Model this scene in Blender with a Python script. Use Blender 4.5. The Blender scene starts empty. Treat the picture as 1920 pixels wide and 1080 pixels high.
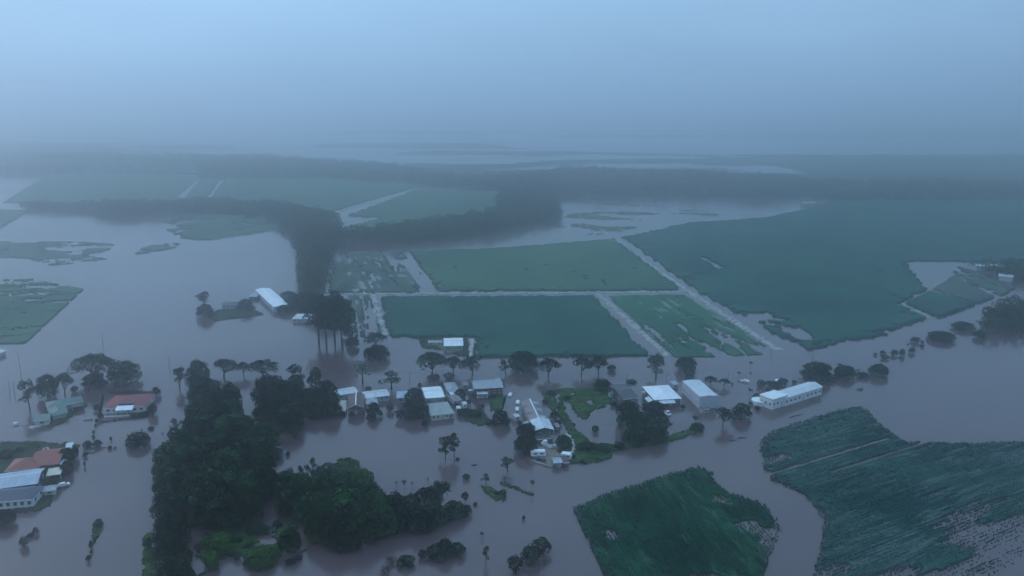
import bpy, math, random
import numpy as np
from mathutils import Vector, Matrix

# ------------------------------------------------------------------ camera, sky, sun, exposure
scene = bpy.context.scene
CAM_H, F_PX, HORIZON = 150.0, 1507.0, 185.0
PITCH = math.atan((540.0 - HORIZON) / F_PX)
cam_d = bpy.data.cameras.new('camera'); cam = bpy.data.objects.new('camera', cam_d)
scene.collection.objects.link(cam); scene.camera = cam
cam.location = (0, 0, CAM_H); cam.rotation_euler = (math.pi / 2 - PITCH, 0, 0)
cam_d.sensor_width = 36.0; cam_d.lens = 36.0 * F_PX / 1920.0
cam_d.clip_start = 1.0; cam_d.clip_end = 60000.0

SUN_EL, SUN_AZ = math.radians(32), math.radians(-56)     # behind thick cloud, ahead and to the left
SKY_GRAD, SKY_BASE = (-.26, .10, 1.1), .69
world = bpy.data.worlds.new("World"); scene.world = world; world.use_nodes = True
wn, wl = world.node_tree.nodes, world.node_tree.links
bg = wn['Background']
sky = wn.new('ShaderNodeTexSky'); sky.sky_type = 'NISHITA'; sky.sun_disc = False
sky.sun_elevation = SUN_EL; sky.sun_rotation = SUN_AZ
sky.dust_density = 4.0; sky.air_density = 1.2; sky.ozone_density = 1.5
wm = wn.new('ShaderNodeMix'); wm.data_type = 'RGBA'; wm.inputs[0].default_value = 0.95
wm.inputs[7].default_value = (3.35, 5.80, 8.8, 1)          # even grey-blue overcast deck
wl.new(sky.outputs[0], wm.inputs[6])
# the cloud deck is uneven: thinner and brighter toward the left, and brighter overhead than low down
wtc = wn.new('ShaderNodeTexCoord'); dot = wn.new('ShaderNodeVectorMath'); dot.operation = 'DOT_PRODUCT'
dot.inputs[1].default_value = SKY_GRAD; wl.new(wtc.outputs['Generated'], dot.inputs[0])
wno = wn.new('ShaderNodeTexNoise'); wno.inputs['Scale'].default_value = 2.2; wno.inputs['Detail'].default_value = 3
wmp = wn.new('ShaderNodeMapping'); wmp.inputs['Scale'].default_value = (1, 1, 3.5); wl.new(wtc.outputs['Generated'], wmp.inputs[0]); wl.new(wmp.outputs[0], wno.inputs[0])
wa = wn.new('ShaderNodeMath'); wa.operation = 'MULTIPLY_ADD'; wa.inputs[1].default_value = .35; wa.inputs[2].default_value = SKY_BASE - .175; wl.new(wno.outputs[0], wa.inputs[0])
wb = wn.new('ShaderNodeMath'); wb.operation = 'ADD'; wl.new(wa.outputs[0], wb.inputs[0]); wl.new(dot.outputs['Value'], wb.inputs[1])
wsp = wn.new('ShaderNodeSeparateXYZ'); wl.new(wtc.outputs['Generated'], wsp.inputs[0])
wr = wn.new('ShaderNodeMapRange'); wr.interpolation_type = 'SMOOTHSTEP'; wr.inputs[1].default_value = -.02; wr.inputs[2].default_value = .14; wr.inputs[3].default_value = 0; wr.inputs[4].default_value = .07
wl.new(wsp.outputs['Z'], wr.inputs[0]); wc = wn.new('ShaderNodeMath'); wc.operation = 'ADD'; wl.new(wb.outputs[0], wc.inputs[0]); wl.new(wr.outputs[0], wc.inputs[1]); wb = wc
wv = wn.new('ShaderNodeVectorMath'); wv.operation = 'SCALE'; wl.new(wm.outputs[2], wv.inputs[0]); wl.new(wb.outputs[0], wv.inputs['Scale'])
wl.new(wv.outputs[0], bg.inputs[0])
bg.inputs[1].default_value = 0.10
sl = bpy.data.lights.new('sun', 'SUN'); sl.energy = 0.5; sl.angle = math.radians(30); sl.color = (1.0, 0.985, 0.96)
so = bpy.data.objects.new('sun', sl); scene.collection.objects.link(so)
sd = Vector((math.sin(SUN_AZ) * math.cos(SUN_EL), math.cos(SUN_AZ) * math.cos(SUN_EL), math.sin(SUN_EL)))
so.rotation_euler = (-sd).to_track_quat('-Z', 'Y').to_euler(); so.location = sd * 400 + Vector((0, 500, 0))
vs = scene.view_settings
scene.display_settings.display_device = 'sRGB'
vs.view_transform = 'Standard'; vs.look = 'None'; vs.exposure = 0.0; vs.gamma = 1.0; vs.use_curve_mapping = False
scene.render.engine = 'CYCLES'
cy = scene.cycles
cy.max_bounces = 24; cy.diffuse_bounces = 2; cy.glossy_bounces = 2; cy.volume_bounces = 24; cy.transmission_bounces = 2
cy.use_denoising = True; cy.sample_clamp_indirect = 4.0

HAZE_DENSITY = 0.00092; HAZE_G = 0.93; HAZE_COL = (0.95, 0.975, 1.0)

# ------------------------------------------------------------------ helpers
rng = np.random.default_rng(7); random.seed(7)
COL = scene.collection
_f = np.array([0, math.cos(PITCH), -math.sin(PITCH)]); _u = np.array([0, math.sin(PITCH), math.cos(PITCH)])

def G(px, py, z=0.0):
    """point of the level z under the photo's pixel (1920x1080)"""
    d = _f + (px - 960) / F_PX * np.array([1.0, 0, 0]) - (py - 540) / F_PX * _u
    t = (z - CAM_H) / d[2]
    return np.array([0, 0, CAM_H]) + d * t

def mpp(px, py):                                     # metres across one photo pixel at that ground point
    p = G(px, py); d = p - np.array([0, 0, CAM_H])
    return float(d @ _f) / F_PX

def height_of(px, base, top):
    p = G(px, base)
    a = math.atan2(top - 540, F_PX) + PITCH
    return CAM_H - p[1] * math.tan(a)

def tag(o, label=None, cat=None, group=None, kind=None):
    if label: o['label'] = label
    if cat: o['category'] = cat
    if group: o['group'] = group
    if kind: o['kind'] = kind
    return o

def link(o, parent=None):
    COL.objects.link(o)
    if parent: o.parent = parent
    return o

def empty(name, loc, rz=0.0):
    o = bpy.data.objects.new(name, None); o.empty_display_size = 1.0
    o.location = loc; o.rotation_euler = (0, 0, rz); return link(o)

def mesh_np(name, v, faces, mat, parent=None, smooth=False, make=True):
    """faces: (M,4) or (M,3) array"""
    me = bpy.data.meshes.new(name); v = np.asarray(v, dtype=np.float32); faces = np.asarray(faces, dtype=np.int32)
    n, k = faces.shape
    me.vertices.add(len(v)); me.vertices.foreach_set('co', v.ravel())
    me.loops.add(n * k); me.loops.foreach_set('vertex_index', faces.ravel())
    me.polygons.add(n); me.polygons.foreach_set('loop_start', np.arange(0, n * k, k, dtype=np.int32))
    me.polygons.foreach_set('loop_total', np.full(n, k, dtype=np.int32))
    if smooth: me.polygons.foreach_set('use_smooth', np.ones(n, dtype=bool))
    me.update(calc_edges=True); me.validate()
    me.materials.append(mat)
    if not make: return me
    return link(bpy.data.objects.new(name, me), parent)

class MB:
    """collects simple solids into ONE mesh"""
    def __init__(s): s.v = []; s.f = []
    def add(s, vs_, fs):
        b = len(s.v); s.v += [tuple(map(float, p)) for p in vs_]; s.f += [tuple(b + i for i in f) for f in fs]; return s
    def box(s, x0, x1, y0, y1, z0, z1):
        return s.add([(x0,y0,z0),(x1,y0,z0),(x1,y1,z0),(x0,y1,z0),(x0,y0,z1),(x1,y0,z1),(x1,y1,z1),(x0,y1,z1)],
                     [(0,3,2,1),(4,5,6,7),(0,1,5,4),(1,2,6,5),(2,3,7,6),(3,0,4,7)])
    def slab(s, quad, t):
        q = [Vector(p) for p in quad]; n = (q[1]-q[0]).cross(q[2]-q[0]).normalized() * t; k = len(q)
        return s.add(q + [p - n for p in q], [tuple(range(k)), tuple(range(2*k-1, k-1, -1))] +
                     [(i, i + k, (i+1) % k + k, (i+1) % k) for i in range(k)])
    def tube(s, pts, rad, n=7, cap=True):
        pts = [Vector(p) for p in pts]; rings = []
        for i, p in enumerate(pts):
            d = (pts[min(i+1, len(pts)-1)] - pts[max(i-1, 0)]).normalized()
            a = d.orthogonal().normalized(); b = d.cross(a)
            rings.append([p + (a*math.cos(2*math.pi*j/n) + b*math.sin(2*math.pi*j/n)) * rad[i] for j in range(n)])
        vs_ = [p for r in rings for p in r]; fs = []
        for i in range(len(pts)-1):
            for j in range(n):
                fs.append((i*n+j, i*n+(j+1) % n, (i+1)*n+(j+1) % n, (i+1)*n+j))
        if cap: fs.append(tuple(range((len(pts)-1)*n, len(pts)*n))); fs.append(tuple(range(n-1, -1, -1)))
        return s.add(vs_, fs)
    def build(s, name, mat, parent=None):
        me = bpy.data.meshes.new(name); me.from_pydata(s.v, [], s.f); me.update(); me.materials.append(mat)
        return link(bpy.data.objects.new(name, me), parent)
    def mesh(s, name, mat):
        me = bpy.data.meshes.new(name); me.from_pydata(s.v, [], s.f); me.update(); me.materials.append(mat); return me

_lat = rng.random((257, 257)).astype(np.float32)
def vnoise(x, y, s):
    x = x / s + 1000.37; y = y / s + 1000.71
    xi = np.floor(x).astype(int); yi = np.floor(y).astype(int); fx = x - xi; fy = y - yi
    fx = fx*fx*(3-2*fx); fy = fy*fy*(3-2*fy); g = lambda a, b: _lat[a % 257, b % 257]
    return (g(xi,yi)*(1-fx)+g(xi+1,yi)*fx)*(1-fy) + (g(xi,yi+1)*(1-fx)+g(xi+1,yi+1)*fx)*fy
def fbm(x, y, s, o=4):
    r = 0; a = 1; t = 0
    for i in range(o): r = r + a*vnoise(x + 31*i, y - 17*i, s); t += a; a *= .5; s *= .5
    return r / t
def inside(poly, x, y):
    r = np.zeros(x.shape, bool); n = len(poly)
    for i in range(n):
        x0, y0 = poly[i]; x1, y1 = poly[(i+1) % n]
        if y0 == y1: continue
        c = ((y0 > y) != (y1 > y)) & (x < (x1-x0)*(y-y0)/(y1-y0) + x0); r ^= c
    return r
def edge_dist(poly, x, y):
    d = np.full(x.shape, 1e9); n = len(poly)
    for i in range(n):
        a = np.array(poly[i]); b = np.array(poly[(i+1) % n]); ab = b-a; L = max(ab@ab, 1e-9)
        t = np.clip(((x-a[0])*ab[0] + (y-a[1])*ab[1]) / L, 0, 1)
        d = np.minimum(d, np.hypot(x-a[0]-t*ab[0], y-a[1]-t*ab[1]))
    return d
def ground_poly(px): return [tuple(G(x, y)[:2]) for x, y in px]

# ------------------------------------------------------------------ materials
def pmat(name, col, rough=0.7, col2=None, scale=1.0, spec=0.3, metal=0.0, obj_var=0.0, detail=3, bump=0.0, stretch=None, lo=0.35, hi=0.65):
    m = bpy.data.materials.new(name); m.use_nodes = True; n, l = m.node_tree.nodes, m.node_tree.links
    b = n['Principled BSDF']; b.inputs['Roughness'].default_value = rough; b.inputs['Metallic'].default_value = metal
    b.inputs['Specular IOR Level'].default_value = spec; b.inputs['Base Color'].default_value = (*col, 1)
    if col2 or bump:
        tc = n.new('ShaderNodeTexCoord'); mp = n.new('ShaderNodeMapping'); l.new(tc.outputs['Object'], mp.inputs[0])
        if stretch: mp.inputs['Scale'].default_value = stretch[:3]; mp.inputs['Rotation'].default_value = (0, 0, stretch[3] if len(stretch) > 3 else 0)
        t = n.new('ShaderNodeTexNoise'); t.inputs['Scale'].default_value = scale; t.inputs['Detail'].default_value = detail
        l.new(mp.outputs[0], t.inputs['Vector'])
    src = None
    if col2:
        r = n.new('ShaderNodeValToRGB'); r.color_ramp.elements[0].color = (*col, 1); r.color_ramp.elements[1].color = (*col2, 1)
        r.color_ramp.elements[0].position = lo; r.color_ramp.elements[1].position = hi
        l.new(t.outputs[0], r.inputs[0]); src = r.outputs[0]
    if obj_var:
        oi = n.new('ShaderNodeObjectInfo'); mr = n.new('ShaderNodeMapRange'); mr.inputs[3].default_value = 1-obj_var; mr.inputs[4].default_value = 1+obj_var
        l.new(oi.outputs['Random'], mr.inputs[0]); hs = n.new('ShaderNodeHueSaturation'); l.new(mr.outputs[0], hs.inputs['Value'])
        if src: l.new(src, hs.inputs['Color'])
        else: hs.inputs['Color'].default_value = (*col, 1)
        src = hs.outputs[0]
    if src: l.new(src, b.inputs['Base Color'])
    if bump:
        bp = n.new('ShaderNodeBump'); bp.inputs['Strength'].default_value = bump; bp.inputs['Distance'].default_value = 0.3
        l.new(t.outputs[0], bp.inputs['Height']); l.new(bp.outputs[0], b.inputs['Normal'])
    return m

M = {}
M['leaf_dark'] = pmat('leaf_dark', (0.001,0.006,0.004), .85, (0.036,0.088,0.034), .35, .04, obj_var=.45, lo=.46, hi=.66)  # noise ramp puts lit lumps and shaded gaps into the crown colour
M['leaf_green'] = pmat('leaf_green', (0.003,0.014,0.007), .85, (0.034,0.105,0.034), .35, .04, obj_var=.4, lo=.42, hi=.66)
M['leaf_mid'] = pmat('leaf_mid', (0.005,0.018,0.014), .8, (0.028,0.058,0.034), .35, .08, obj_var=.35, lo=.4, hi=.6)
M['leaf_light'] = pmat('leaf_light', (0.016,0.050,0.012), .8, (0.060,0.130,0.028), .35, .08, obj_var=.15)
M['leaf_grey'] = pmat('leaf_grey', (0.040,0.060,0.040), .7, (0.085,0.110,0.070), .6, .2, obj_var=.2)
M['leaf_red'] = pmat('leaf_red', (0.045,0.025,0.022), .7, (0.085,0.045,0.035), .6, .2)
M['leaf_far'] = pmat('leaf_far', (0.016,0.028,0.016), .8, (0.045,0.066,0.030), .03, .1)
M['bark'] = pmat('bark', (0.035,0.028,0.022), .9, (0.09,0.075,0.06), 1.5, .1)
M['bark_pale'] = pmat('bark_pale', (0.10,0.09,0.08), .9, (0.2,0.18,0.16), 1.5, .1)
M['grass'] = pmat('grass', (0.010,0.028,0.012), .95, (0.046,0.092,0.026), .22, .1, detail=6)
M['grass_dull'] = pmat('grass_dull', (0.020,0.034,0.018), .95, (0.045,0.060,0.030), .15, .1, detail=6)
M['mud'] = pmat('mud', (0.12,0.095,0.07), .6, (0.2,0.165,0.13), .3, .3, detail=5)
M['concrete'] = pmat('concrete', (0.28,0.27,0.25), .8, (0.40,0.39,0.37), .5, .2)
def roof(name, c, c2=None, rough=.45, metal=0.0):
    c2 = c2 or tuple(x*.72 for x in c); return pmat(name, c2, rough, c, .35, .4, metal, detail=5, stretch=(1.6,.5,1), lo=.3, hi=.62)
R = {k: roof('roof_' + k, *v) for k, v in {
    'white': ((.78,.80,.80),(.62,.65,.66)), 'pale': ((.57,.61,.63),), 'grey': ((.30,.34,.36),), 'bluegrey': ((.36,.43,.50),), 'navy': ((.032,.048,.085),),
    'green': ((.10,.17,.155),(.075,.13,.12)), 'red': ((.23,.024,.026),(.15,.020,.022)), 'orange': ((.27,.055,.034),(.18,.040,.028)),
    'maroon': ((.105,.045,.045),), 'dark': ((.055,.05,.055),), 'rust': ((.22,.19,.19),(.12,.095,.10)), 'cream': ((.55,.52,.42),), 'greygreen': ((.30,.34,.32),)}.items()}
def wallm(name, c): return pmat('wall_' + name, tuple(x*.85 for x in c), .8, c, .6, .2, detail=5)
W = {k: wallm(k, v) for k, v in {'white': (.68,.68,.66), 'cream': (.55,.53,.42), 'lilac': (.45,.45,.50), 'maroon': (.13,.05,.045), 'brick': (.17,.085,.065),
    'grey': (.30,.31,.32), 'dark': (.07,.07,.08), 'pale': (.48,.50,.50), 'greengrey': (.32,.38,.32)}.items()}
M['glass'] = pmat('window_glass', (.02,.025,.03), .12, spec=.6)
M['trim'] = pmat('trim_white', (.75,.75,.74), .5)
M['trim_grey'] = pmat('trim_grey', (.25,.26,.27), .5)
M['rubber'] = pmat('rubber', (.02,.02,.02), .8)
M['wood_pole'] = pmat('wood_pole', (.07,.06,.05), .85, (.12,.10,.085), 2.0)
M['light_red'] = pmat('lamp_red', (.35,.02,.02), .3)
M['light_clear'] = pmat('lamp_clear', (.6,.6,.6), .2)
for k, c in {'white': (.78,.78,.78), 'silver': (.40,.41,.43), 'black': (.03,.03,.035), 'red': (.3,.03,.03)}.items():
    M['paint_' + k] = pmat('paint_' + k, c, .25, tuple(x*.9 for x in c), 1.5, .5)

def cane_mat(name, dark, light, scale=.02, ang=0.0, st=6.0, pale=None, pt=.60, ps=.5):
    """field crops: broad patches plus long streaks along the rows"""
    m = bpy.data.materials.new(name); m.use_nodes = True; n, l = m.node_tree.nodes, m.node_tree.links
    b = n['Principled BSDF']; b.inputs['Roughness'].default_value = .85; b.inputs['Specular IOR Level'].default_value = .12
    tc = n.new('ShaderNodeTexCoord')
    mp = n.new('ShaderNodeMapping'); mp.vector_type = 'TEXTURE'; mp.inputs['Rotation'].default_value = (0, 0, ang); mp.inputs['Scale'].default_value = (st, 1, 1)
    l.new(tc.outputs['Object'], mp.inputs[0])
    a = n.new('ShaderNodeTexNoise'); a.inputs['Scale'].default_value = scale; a.inputs['Detail'].default_value = 6; l.new(tc.outputs['Object'], a.inputs[0])
    c = n.new('ShaderNodeTexNoise'); c.inputs['Scale'].default_value = .35; c.inputs['Detail'].default_value = 4; l.new(mp.outputs[0], c.inputs[0])
    mx = n.new('ShaderNodeMath'); mx.operation = 'MULTIPLY_ADD'; mx.inputs[1].default_value = .45
    l.new(c.outputs[0], mx.inputs[0]); s2 = n.new('ShaderNodeMath'); s2.operation = 'MULTIPLY'; s2.inputs[1].default_value = .55
    l.new(a.outputs[0], s2.inputs[0]); l.new(s2.outputs[0], mx.inputs[2])
    r = n.new('ShaderNodeValToRGB'); r.color_ramp.elements[0].color = (*dark, 1); r.color_ramp.elements[1].color = (*light, 1)
    r.color_ramp.elements[0].position = .42; r.color_ramp.elements[1].position = .59
    l.new(mx.outputs[0], r.inputs[0]); l.new(r.outputs[0], b.inputs['Base Color'])
    if pale:                                         # silt and lodged leaves lying in streaks along the rows
        p = n.new('ShaderNodeTexNoise'); p.inputs['Scale'].default_value = ps; p.inputs['Detail'].default_value = 5; l.new(mp.outputs[0], p.inputs[0])
        q = n.new('ShaderNodeTexNoise'); q.inputs['Scale'].default_value = .03; q.inputs['Detail'].default_value = 2; l.new(tc.outputs['Object'], q.inputs[0])
        ad = n.new('ShaderNodeMath'); ad.operation = 'MULTIPLY_ADD'; ad.inputs[1].default_value = .6; l.new(q.outputs[0], ad.inputs[0]); l.new(p.outputs[0], ad.inputs[2])
        pr = n.new('ShaderNodeMapRange'); pr.inputs[1].default_value = pt+.30; pr.inputs[2].default_value = pt+.40; l.new(ad.outputs[0], pr.inputs[0])
        mm = n.new('ShaderNodeMix'); mm.data_type = 'RGBA'; mm.inputs[7].default_value = (*pale, 1); l.new(r.outputs[0], mm.inputs[6]); l.new(pr.outputs[0], mm.inputs[0])
        l.new(mm.outputs[2], b.inputs['Base Color'])
    return m

# ------------------------------------------------------------------ flood water (the sheet that reaches the horizon)
def make_water():
    m = bpy.data.materials.new('flood_water'); m.use_nodes = True; n, l = m.node_tree.nodes, m.node_tree.links
    b = n['Principled BSDF']; b.inputs['IOR'].default_value = 1.48
    tc = n.new('ShaderNodeTexCoord')
    mp = n.new('ShaderNodeMapping'); mp.vector_type = 'TEXTURE'; mp.inputs['Rotation'].default_value = (0, 0, math.radians(25)); mp.inputs['Scale'].default_value = (6, 1, 1)
    l.new(tc.outputs['Object'], mp.inputs[0])
    a = n.new('ShaderNodeTexNoise'); a.inputs['Scale'].default_value = .012; a.inputs['Detail'].default_value = 7; l.new(mp.outputs[0], a.inputs[0])
    r = n.new('ShaderNodeValToRGB'); e = r.color_ramp.elements
    e[0].position = .3; e[0].color = (0.070,0.046,0.048,1); e[1].position = .7; e[1].color = (0.112,0.077,0.078,1)
    l.new(a.outputs[0], r.inputs[0]); l.new(r.outputs[0], b.inputs['Base Color'])
    # wind patches: the gloss and the ripple change from place to place
    p = n.new('ShaderNodeTexNoise'); p.inputs['Scale'].default_value = .006; p.inputs['Detail'].default_value = 4; l.new(mp.outputs[0], p.inputs[0])
    mr = n.new('ShaderNodeMapRange'); mr.inputs[1].default_value = .35; mr.inputs[2].default_value = .65; mr.inputs[3].default_value = .10; mr.inputs[4].default_value = .22
    l.new(p.outputs[0], mr.inputs[0]); l.new(mr.outputs[0], b.inputs['Roughness'])
    w = n.new('ShaderNodeTexNoise'); w.inputs['Scale'].default_value = .6; w.inputs['Detail'].default_value = 3; l.new(tc.outputs['Object'], w.inputs[0])
    bp = n.new('ShaderNodeBump'); bp.inputs['Strength'].default_value = .25; bp.inputs['Distance'].default_value = .08
    l.new(w.outputs[0], bp.inputs['Height']); l.new(bp.outputs[0], b.inputs['Normal'])
    S = 14000.0
    v = [(-S,-600,0),(S,-600,0),(S,13500,0),(-S,13500,0)]
    tag(mesh_np('flood_water', v, [(0,1,2,3)], m), kind='structure')
make_water()

# ------------------------------------------------------------------ land and crop sheets built as real height grids
def grid_sheet(name, px_poly, cell, h, mat, mask=None, rough=.25, ragged=0.0, ang=0.0, thr=None, jitter=.25, world_poly=None):
    poly = world_poly or ground_poly(px_poly)
    ca, sa = math.cos(ang), math.sin(ang)
    loc = [(x*ca + y*sa, -x*sa + y*ca) for x, y in poly]
    xs = [p[0] for p in loc]; ys = [p[1] for p in loc]
    nx = int((max(xs)-min(xs))/cell) + 3; ny = int((max(ys)-min(ys))/cell) + 3
    gx, gy = np.meshgrid(min(xs)-cell + np.arange(nx+1)*cell, min(ys)-cell + np.arange(ny+1)*cell, indexing='ij')
    cx = gx[:-1,:-1] + cell/2; cyy = gy[:-1,:-1] + cell/2
    wx = cx*ca - cyy*sa; wy = cx*sa + cyy*ca
    keep = inside(loc, cx, cyy)
    if ragged:
        d = edge_dist(loc, cx, cyy); keep &= d > ragged * (fbm(wx, wy, 7*cell, 3) - .25) * 2; keep &= rng.random(d.shape) > .6*np.exp(-d/max(ragged, cell))
    if mask is not None: keep &= mask(wx, wy, cx, cyy, loc)
    vx = gx + rng.uniform(-jitter, jitter, gx.shape)*cell; vy = gy + rng.uniform(-jitter, jitter, gx.shape)*cell
    X = vx*ca - vy*sa; Y = vx*sa + vy*ca
    Z = h*(.75 + .5*fbm(X, Y, 25, 4)) + rng.uniform(-rough, rough, gx.shape)
    Z = np.maximum(Z, .05)
    idx = np.arange((nx+1)*(ny+1)).reshape(nx+1, ny+1); N = idx.size
    top = np.stack([X.ravel(), Y.ravel(), Z.ravel()], 1); bot = top.copy(); bot[:,2] = -.3
    I, J = np.nonzero(keep)
    q = [np.stack([idx[I,J], idx[I+1,J], idx[I+1,J+1], idx[I,J+1]], 1)]
    K = np.pad(keep, 1)
    for di, dj, a, b_ in ((-1,0,(0,1),(0,0)), (1,0,(1,0),(1,1)), (0,-1,(0,0),(1,0)), (0,1,(1,1),(0,1))):
        e = keep & ~K[1+di:1+di+keep.shape[0], 1+dj:1+dj+keep.shape[1]]
        i, j = np.nonzero(e); A = idx[i+a[0], j+a[1]]; B = idx[i+b_[0], j+b_[1]]
        q.append(np.stack([A, A+N, B+N, B], 1))
    q = np.concatenate(q); V = np.concatenate([top, bot])
    used, inv = np.unique(q, return_inverse=True)
    return V[used], inv.reshape(q.shape)

def field(label, px_poly, cell, h, mat, name='cane_field', kind='stuff', cat='field', **kw):
    v, f = grid_sheet(name, px_poly, cell, h, mat, **kw)
    o = mesh_np(name, v, f, mat)
    return tag(o, label, cat if kind == 'stuff' else None, None, kind)

def land(name, px_poly, cell, h, mat, label=None, **kw):
    v, f = grid_sheet(name, px_poly, cell, h, mat, **kw)
    return tag(mesh_np(name, v, f, mat), label, None, None, 'structure')

def gdir(a, b):
    p, q = G(*a), G(*b); return math.atan2(q[1]-p[1], q[0]-p[0])

def sunk(px_line_a, px_line_b, amount_a, amount_b, scale=30, st=(1,1)):
    """cover that thins from one edge to another"""
    A = G(*px_line_a)[:2]; B = G(*px_line_b)[:2]; d = B-A; L = d@d
    def fn(wx, wy, cx, cyy, loc):
        t = np.clip(((wx-A[0])*d[0] + (wy-A[1])*d[1])/L, 0, 1); thr = amount_a + (amount_b-amount_a)*t
        return fbm(cx/st[0], cyy/st[1], scale, 5) + rng.normal(0, .035, wx.shape) > thr
    return fn
def streaks(thr, scale, st):
    return lambda wx, wy, cx, cyy, loc: fbm(cx/st[0], cyy/st[1], scale, 4) + rng.normal(0, .03, wx.shape) > thr

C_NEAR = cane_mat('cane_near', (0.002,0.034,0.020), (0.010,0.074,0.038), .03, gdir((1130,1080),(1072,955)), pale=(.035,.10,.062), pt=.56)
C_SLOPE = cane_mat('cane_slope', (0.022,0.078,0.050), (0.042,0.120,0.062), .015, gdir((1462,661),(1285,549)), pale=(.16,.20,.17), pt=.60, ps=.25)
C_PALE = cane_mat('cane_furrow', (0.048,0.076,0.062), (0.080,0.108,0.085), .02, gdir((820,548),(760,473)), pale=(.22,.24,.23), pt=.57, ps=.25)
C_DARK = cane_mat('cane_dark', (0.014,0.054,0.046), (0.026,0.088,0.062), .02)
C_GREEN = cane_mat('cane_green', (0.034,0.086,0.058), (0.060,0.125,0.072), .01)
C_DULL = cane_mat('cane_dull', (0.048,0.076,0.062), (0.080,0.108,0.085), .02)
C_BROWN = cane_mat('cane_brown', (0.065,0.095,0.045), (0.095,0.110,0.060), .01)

dr = gdir((1280,545), (1165,446))
# far left group beyond the tree belt
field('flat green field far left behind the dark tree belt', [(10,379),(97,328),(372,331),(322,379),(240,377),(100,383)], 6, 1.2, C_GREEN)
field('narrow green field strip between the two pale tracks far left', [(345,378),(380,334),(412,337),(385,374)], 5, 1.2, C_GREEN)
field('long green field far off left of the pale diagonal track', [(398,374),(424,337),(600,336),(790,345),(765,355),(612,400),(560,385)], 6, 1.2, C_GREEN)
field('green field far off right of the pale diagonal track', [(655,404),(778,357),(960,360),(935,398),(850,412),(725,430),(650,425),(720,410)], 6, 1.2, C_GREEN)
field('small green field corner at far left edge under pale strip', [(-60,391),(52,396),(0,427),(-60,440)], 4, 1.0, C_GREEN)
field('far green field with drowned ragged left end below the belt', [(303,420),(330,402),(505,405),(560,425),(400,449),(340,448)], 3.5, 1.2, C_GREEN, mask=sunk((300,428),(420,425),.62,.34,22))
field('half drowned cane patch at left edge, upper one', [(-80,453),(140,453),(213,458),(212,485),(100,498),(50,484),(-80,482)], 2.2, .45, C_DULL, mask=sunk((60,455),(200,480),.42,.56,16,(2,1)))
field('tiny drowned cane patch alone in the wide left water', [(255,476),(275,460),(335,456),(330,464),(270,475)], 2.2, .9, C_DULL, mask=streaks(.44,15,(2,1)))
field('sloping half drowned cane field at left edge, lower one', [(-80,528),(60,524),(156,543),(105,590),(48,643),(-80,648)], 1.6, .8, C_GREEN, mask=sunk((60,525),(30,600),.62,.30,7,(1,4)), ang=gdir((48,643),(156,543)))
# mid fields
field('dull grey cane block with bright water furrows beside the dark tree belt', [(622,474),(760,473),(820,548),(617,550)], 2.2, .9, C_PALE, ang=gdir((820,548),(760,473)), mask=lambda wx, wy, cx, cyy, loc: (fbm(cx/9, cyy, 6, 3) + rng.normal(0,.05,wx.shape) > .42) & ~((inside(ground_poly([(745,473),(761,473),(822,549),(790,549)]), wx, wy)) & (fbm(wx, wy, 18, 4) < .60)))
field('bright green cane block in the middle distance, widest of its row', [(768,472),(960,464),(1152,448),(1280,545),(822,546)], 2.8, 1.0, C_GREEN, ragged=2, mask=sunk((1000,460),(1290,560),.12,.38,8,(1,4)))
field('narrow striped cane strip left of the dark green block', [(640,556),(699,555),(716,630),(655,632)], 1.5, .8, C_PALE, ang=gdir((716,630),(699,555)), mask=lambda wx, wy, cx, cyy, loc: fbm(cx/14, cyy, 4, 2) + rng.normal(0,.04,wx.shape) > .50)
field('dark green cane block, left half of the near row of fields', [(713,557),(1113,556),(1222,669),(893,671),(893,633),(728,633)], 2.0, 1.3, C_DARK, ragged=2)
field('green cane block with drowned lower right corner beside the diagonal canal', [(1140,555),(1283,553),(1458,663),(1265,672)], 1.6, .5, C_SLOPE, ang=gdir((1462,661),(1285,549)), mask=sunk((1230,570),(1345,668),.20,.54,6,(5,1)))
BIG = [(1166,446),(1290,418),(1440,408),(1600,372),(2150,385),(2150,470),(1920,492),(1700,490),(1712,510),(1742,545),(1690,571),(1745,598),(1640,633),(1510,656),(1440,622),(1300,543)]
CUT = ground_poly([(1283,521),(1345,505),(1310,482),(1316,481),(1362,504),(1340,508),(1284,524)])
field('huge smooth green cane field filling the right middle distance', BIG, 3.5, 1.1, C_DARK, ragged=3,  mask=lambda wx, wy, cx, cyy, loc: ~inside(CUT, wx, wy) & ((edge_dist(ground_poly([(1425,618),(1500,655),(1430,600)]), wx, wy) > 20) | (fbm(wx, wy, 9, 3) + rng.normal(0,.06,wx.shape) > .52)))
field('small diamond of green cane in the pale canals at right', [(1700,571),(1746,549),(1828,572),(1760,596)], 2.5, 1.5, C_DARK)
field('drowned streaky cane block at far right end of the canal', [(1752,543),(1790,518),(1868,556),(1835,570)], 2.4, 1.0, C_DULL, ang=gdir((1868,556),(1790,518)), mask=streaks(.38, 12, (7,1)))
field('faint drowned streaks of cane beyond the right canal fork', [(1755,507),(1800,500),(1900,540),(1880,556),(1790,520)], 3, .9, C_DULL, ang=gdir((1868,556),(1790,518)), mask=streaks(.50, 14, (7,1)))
field('mostly drowned dull crop in the pale water beyond the straight green blocks', [(1062,398),(1150,375),(1330,372),(1400,400),(1280,415),(1150,440),(960,455),(700,462),(850,440),(1000,415)], 3.0, .35, C_BROWN, ragged=25, mask=streaks(.60, 26, (3,1)))

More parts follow.
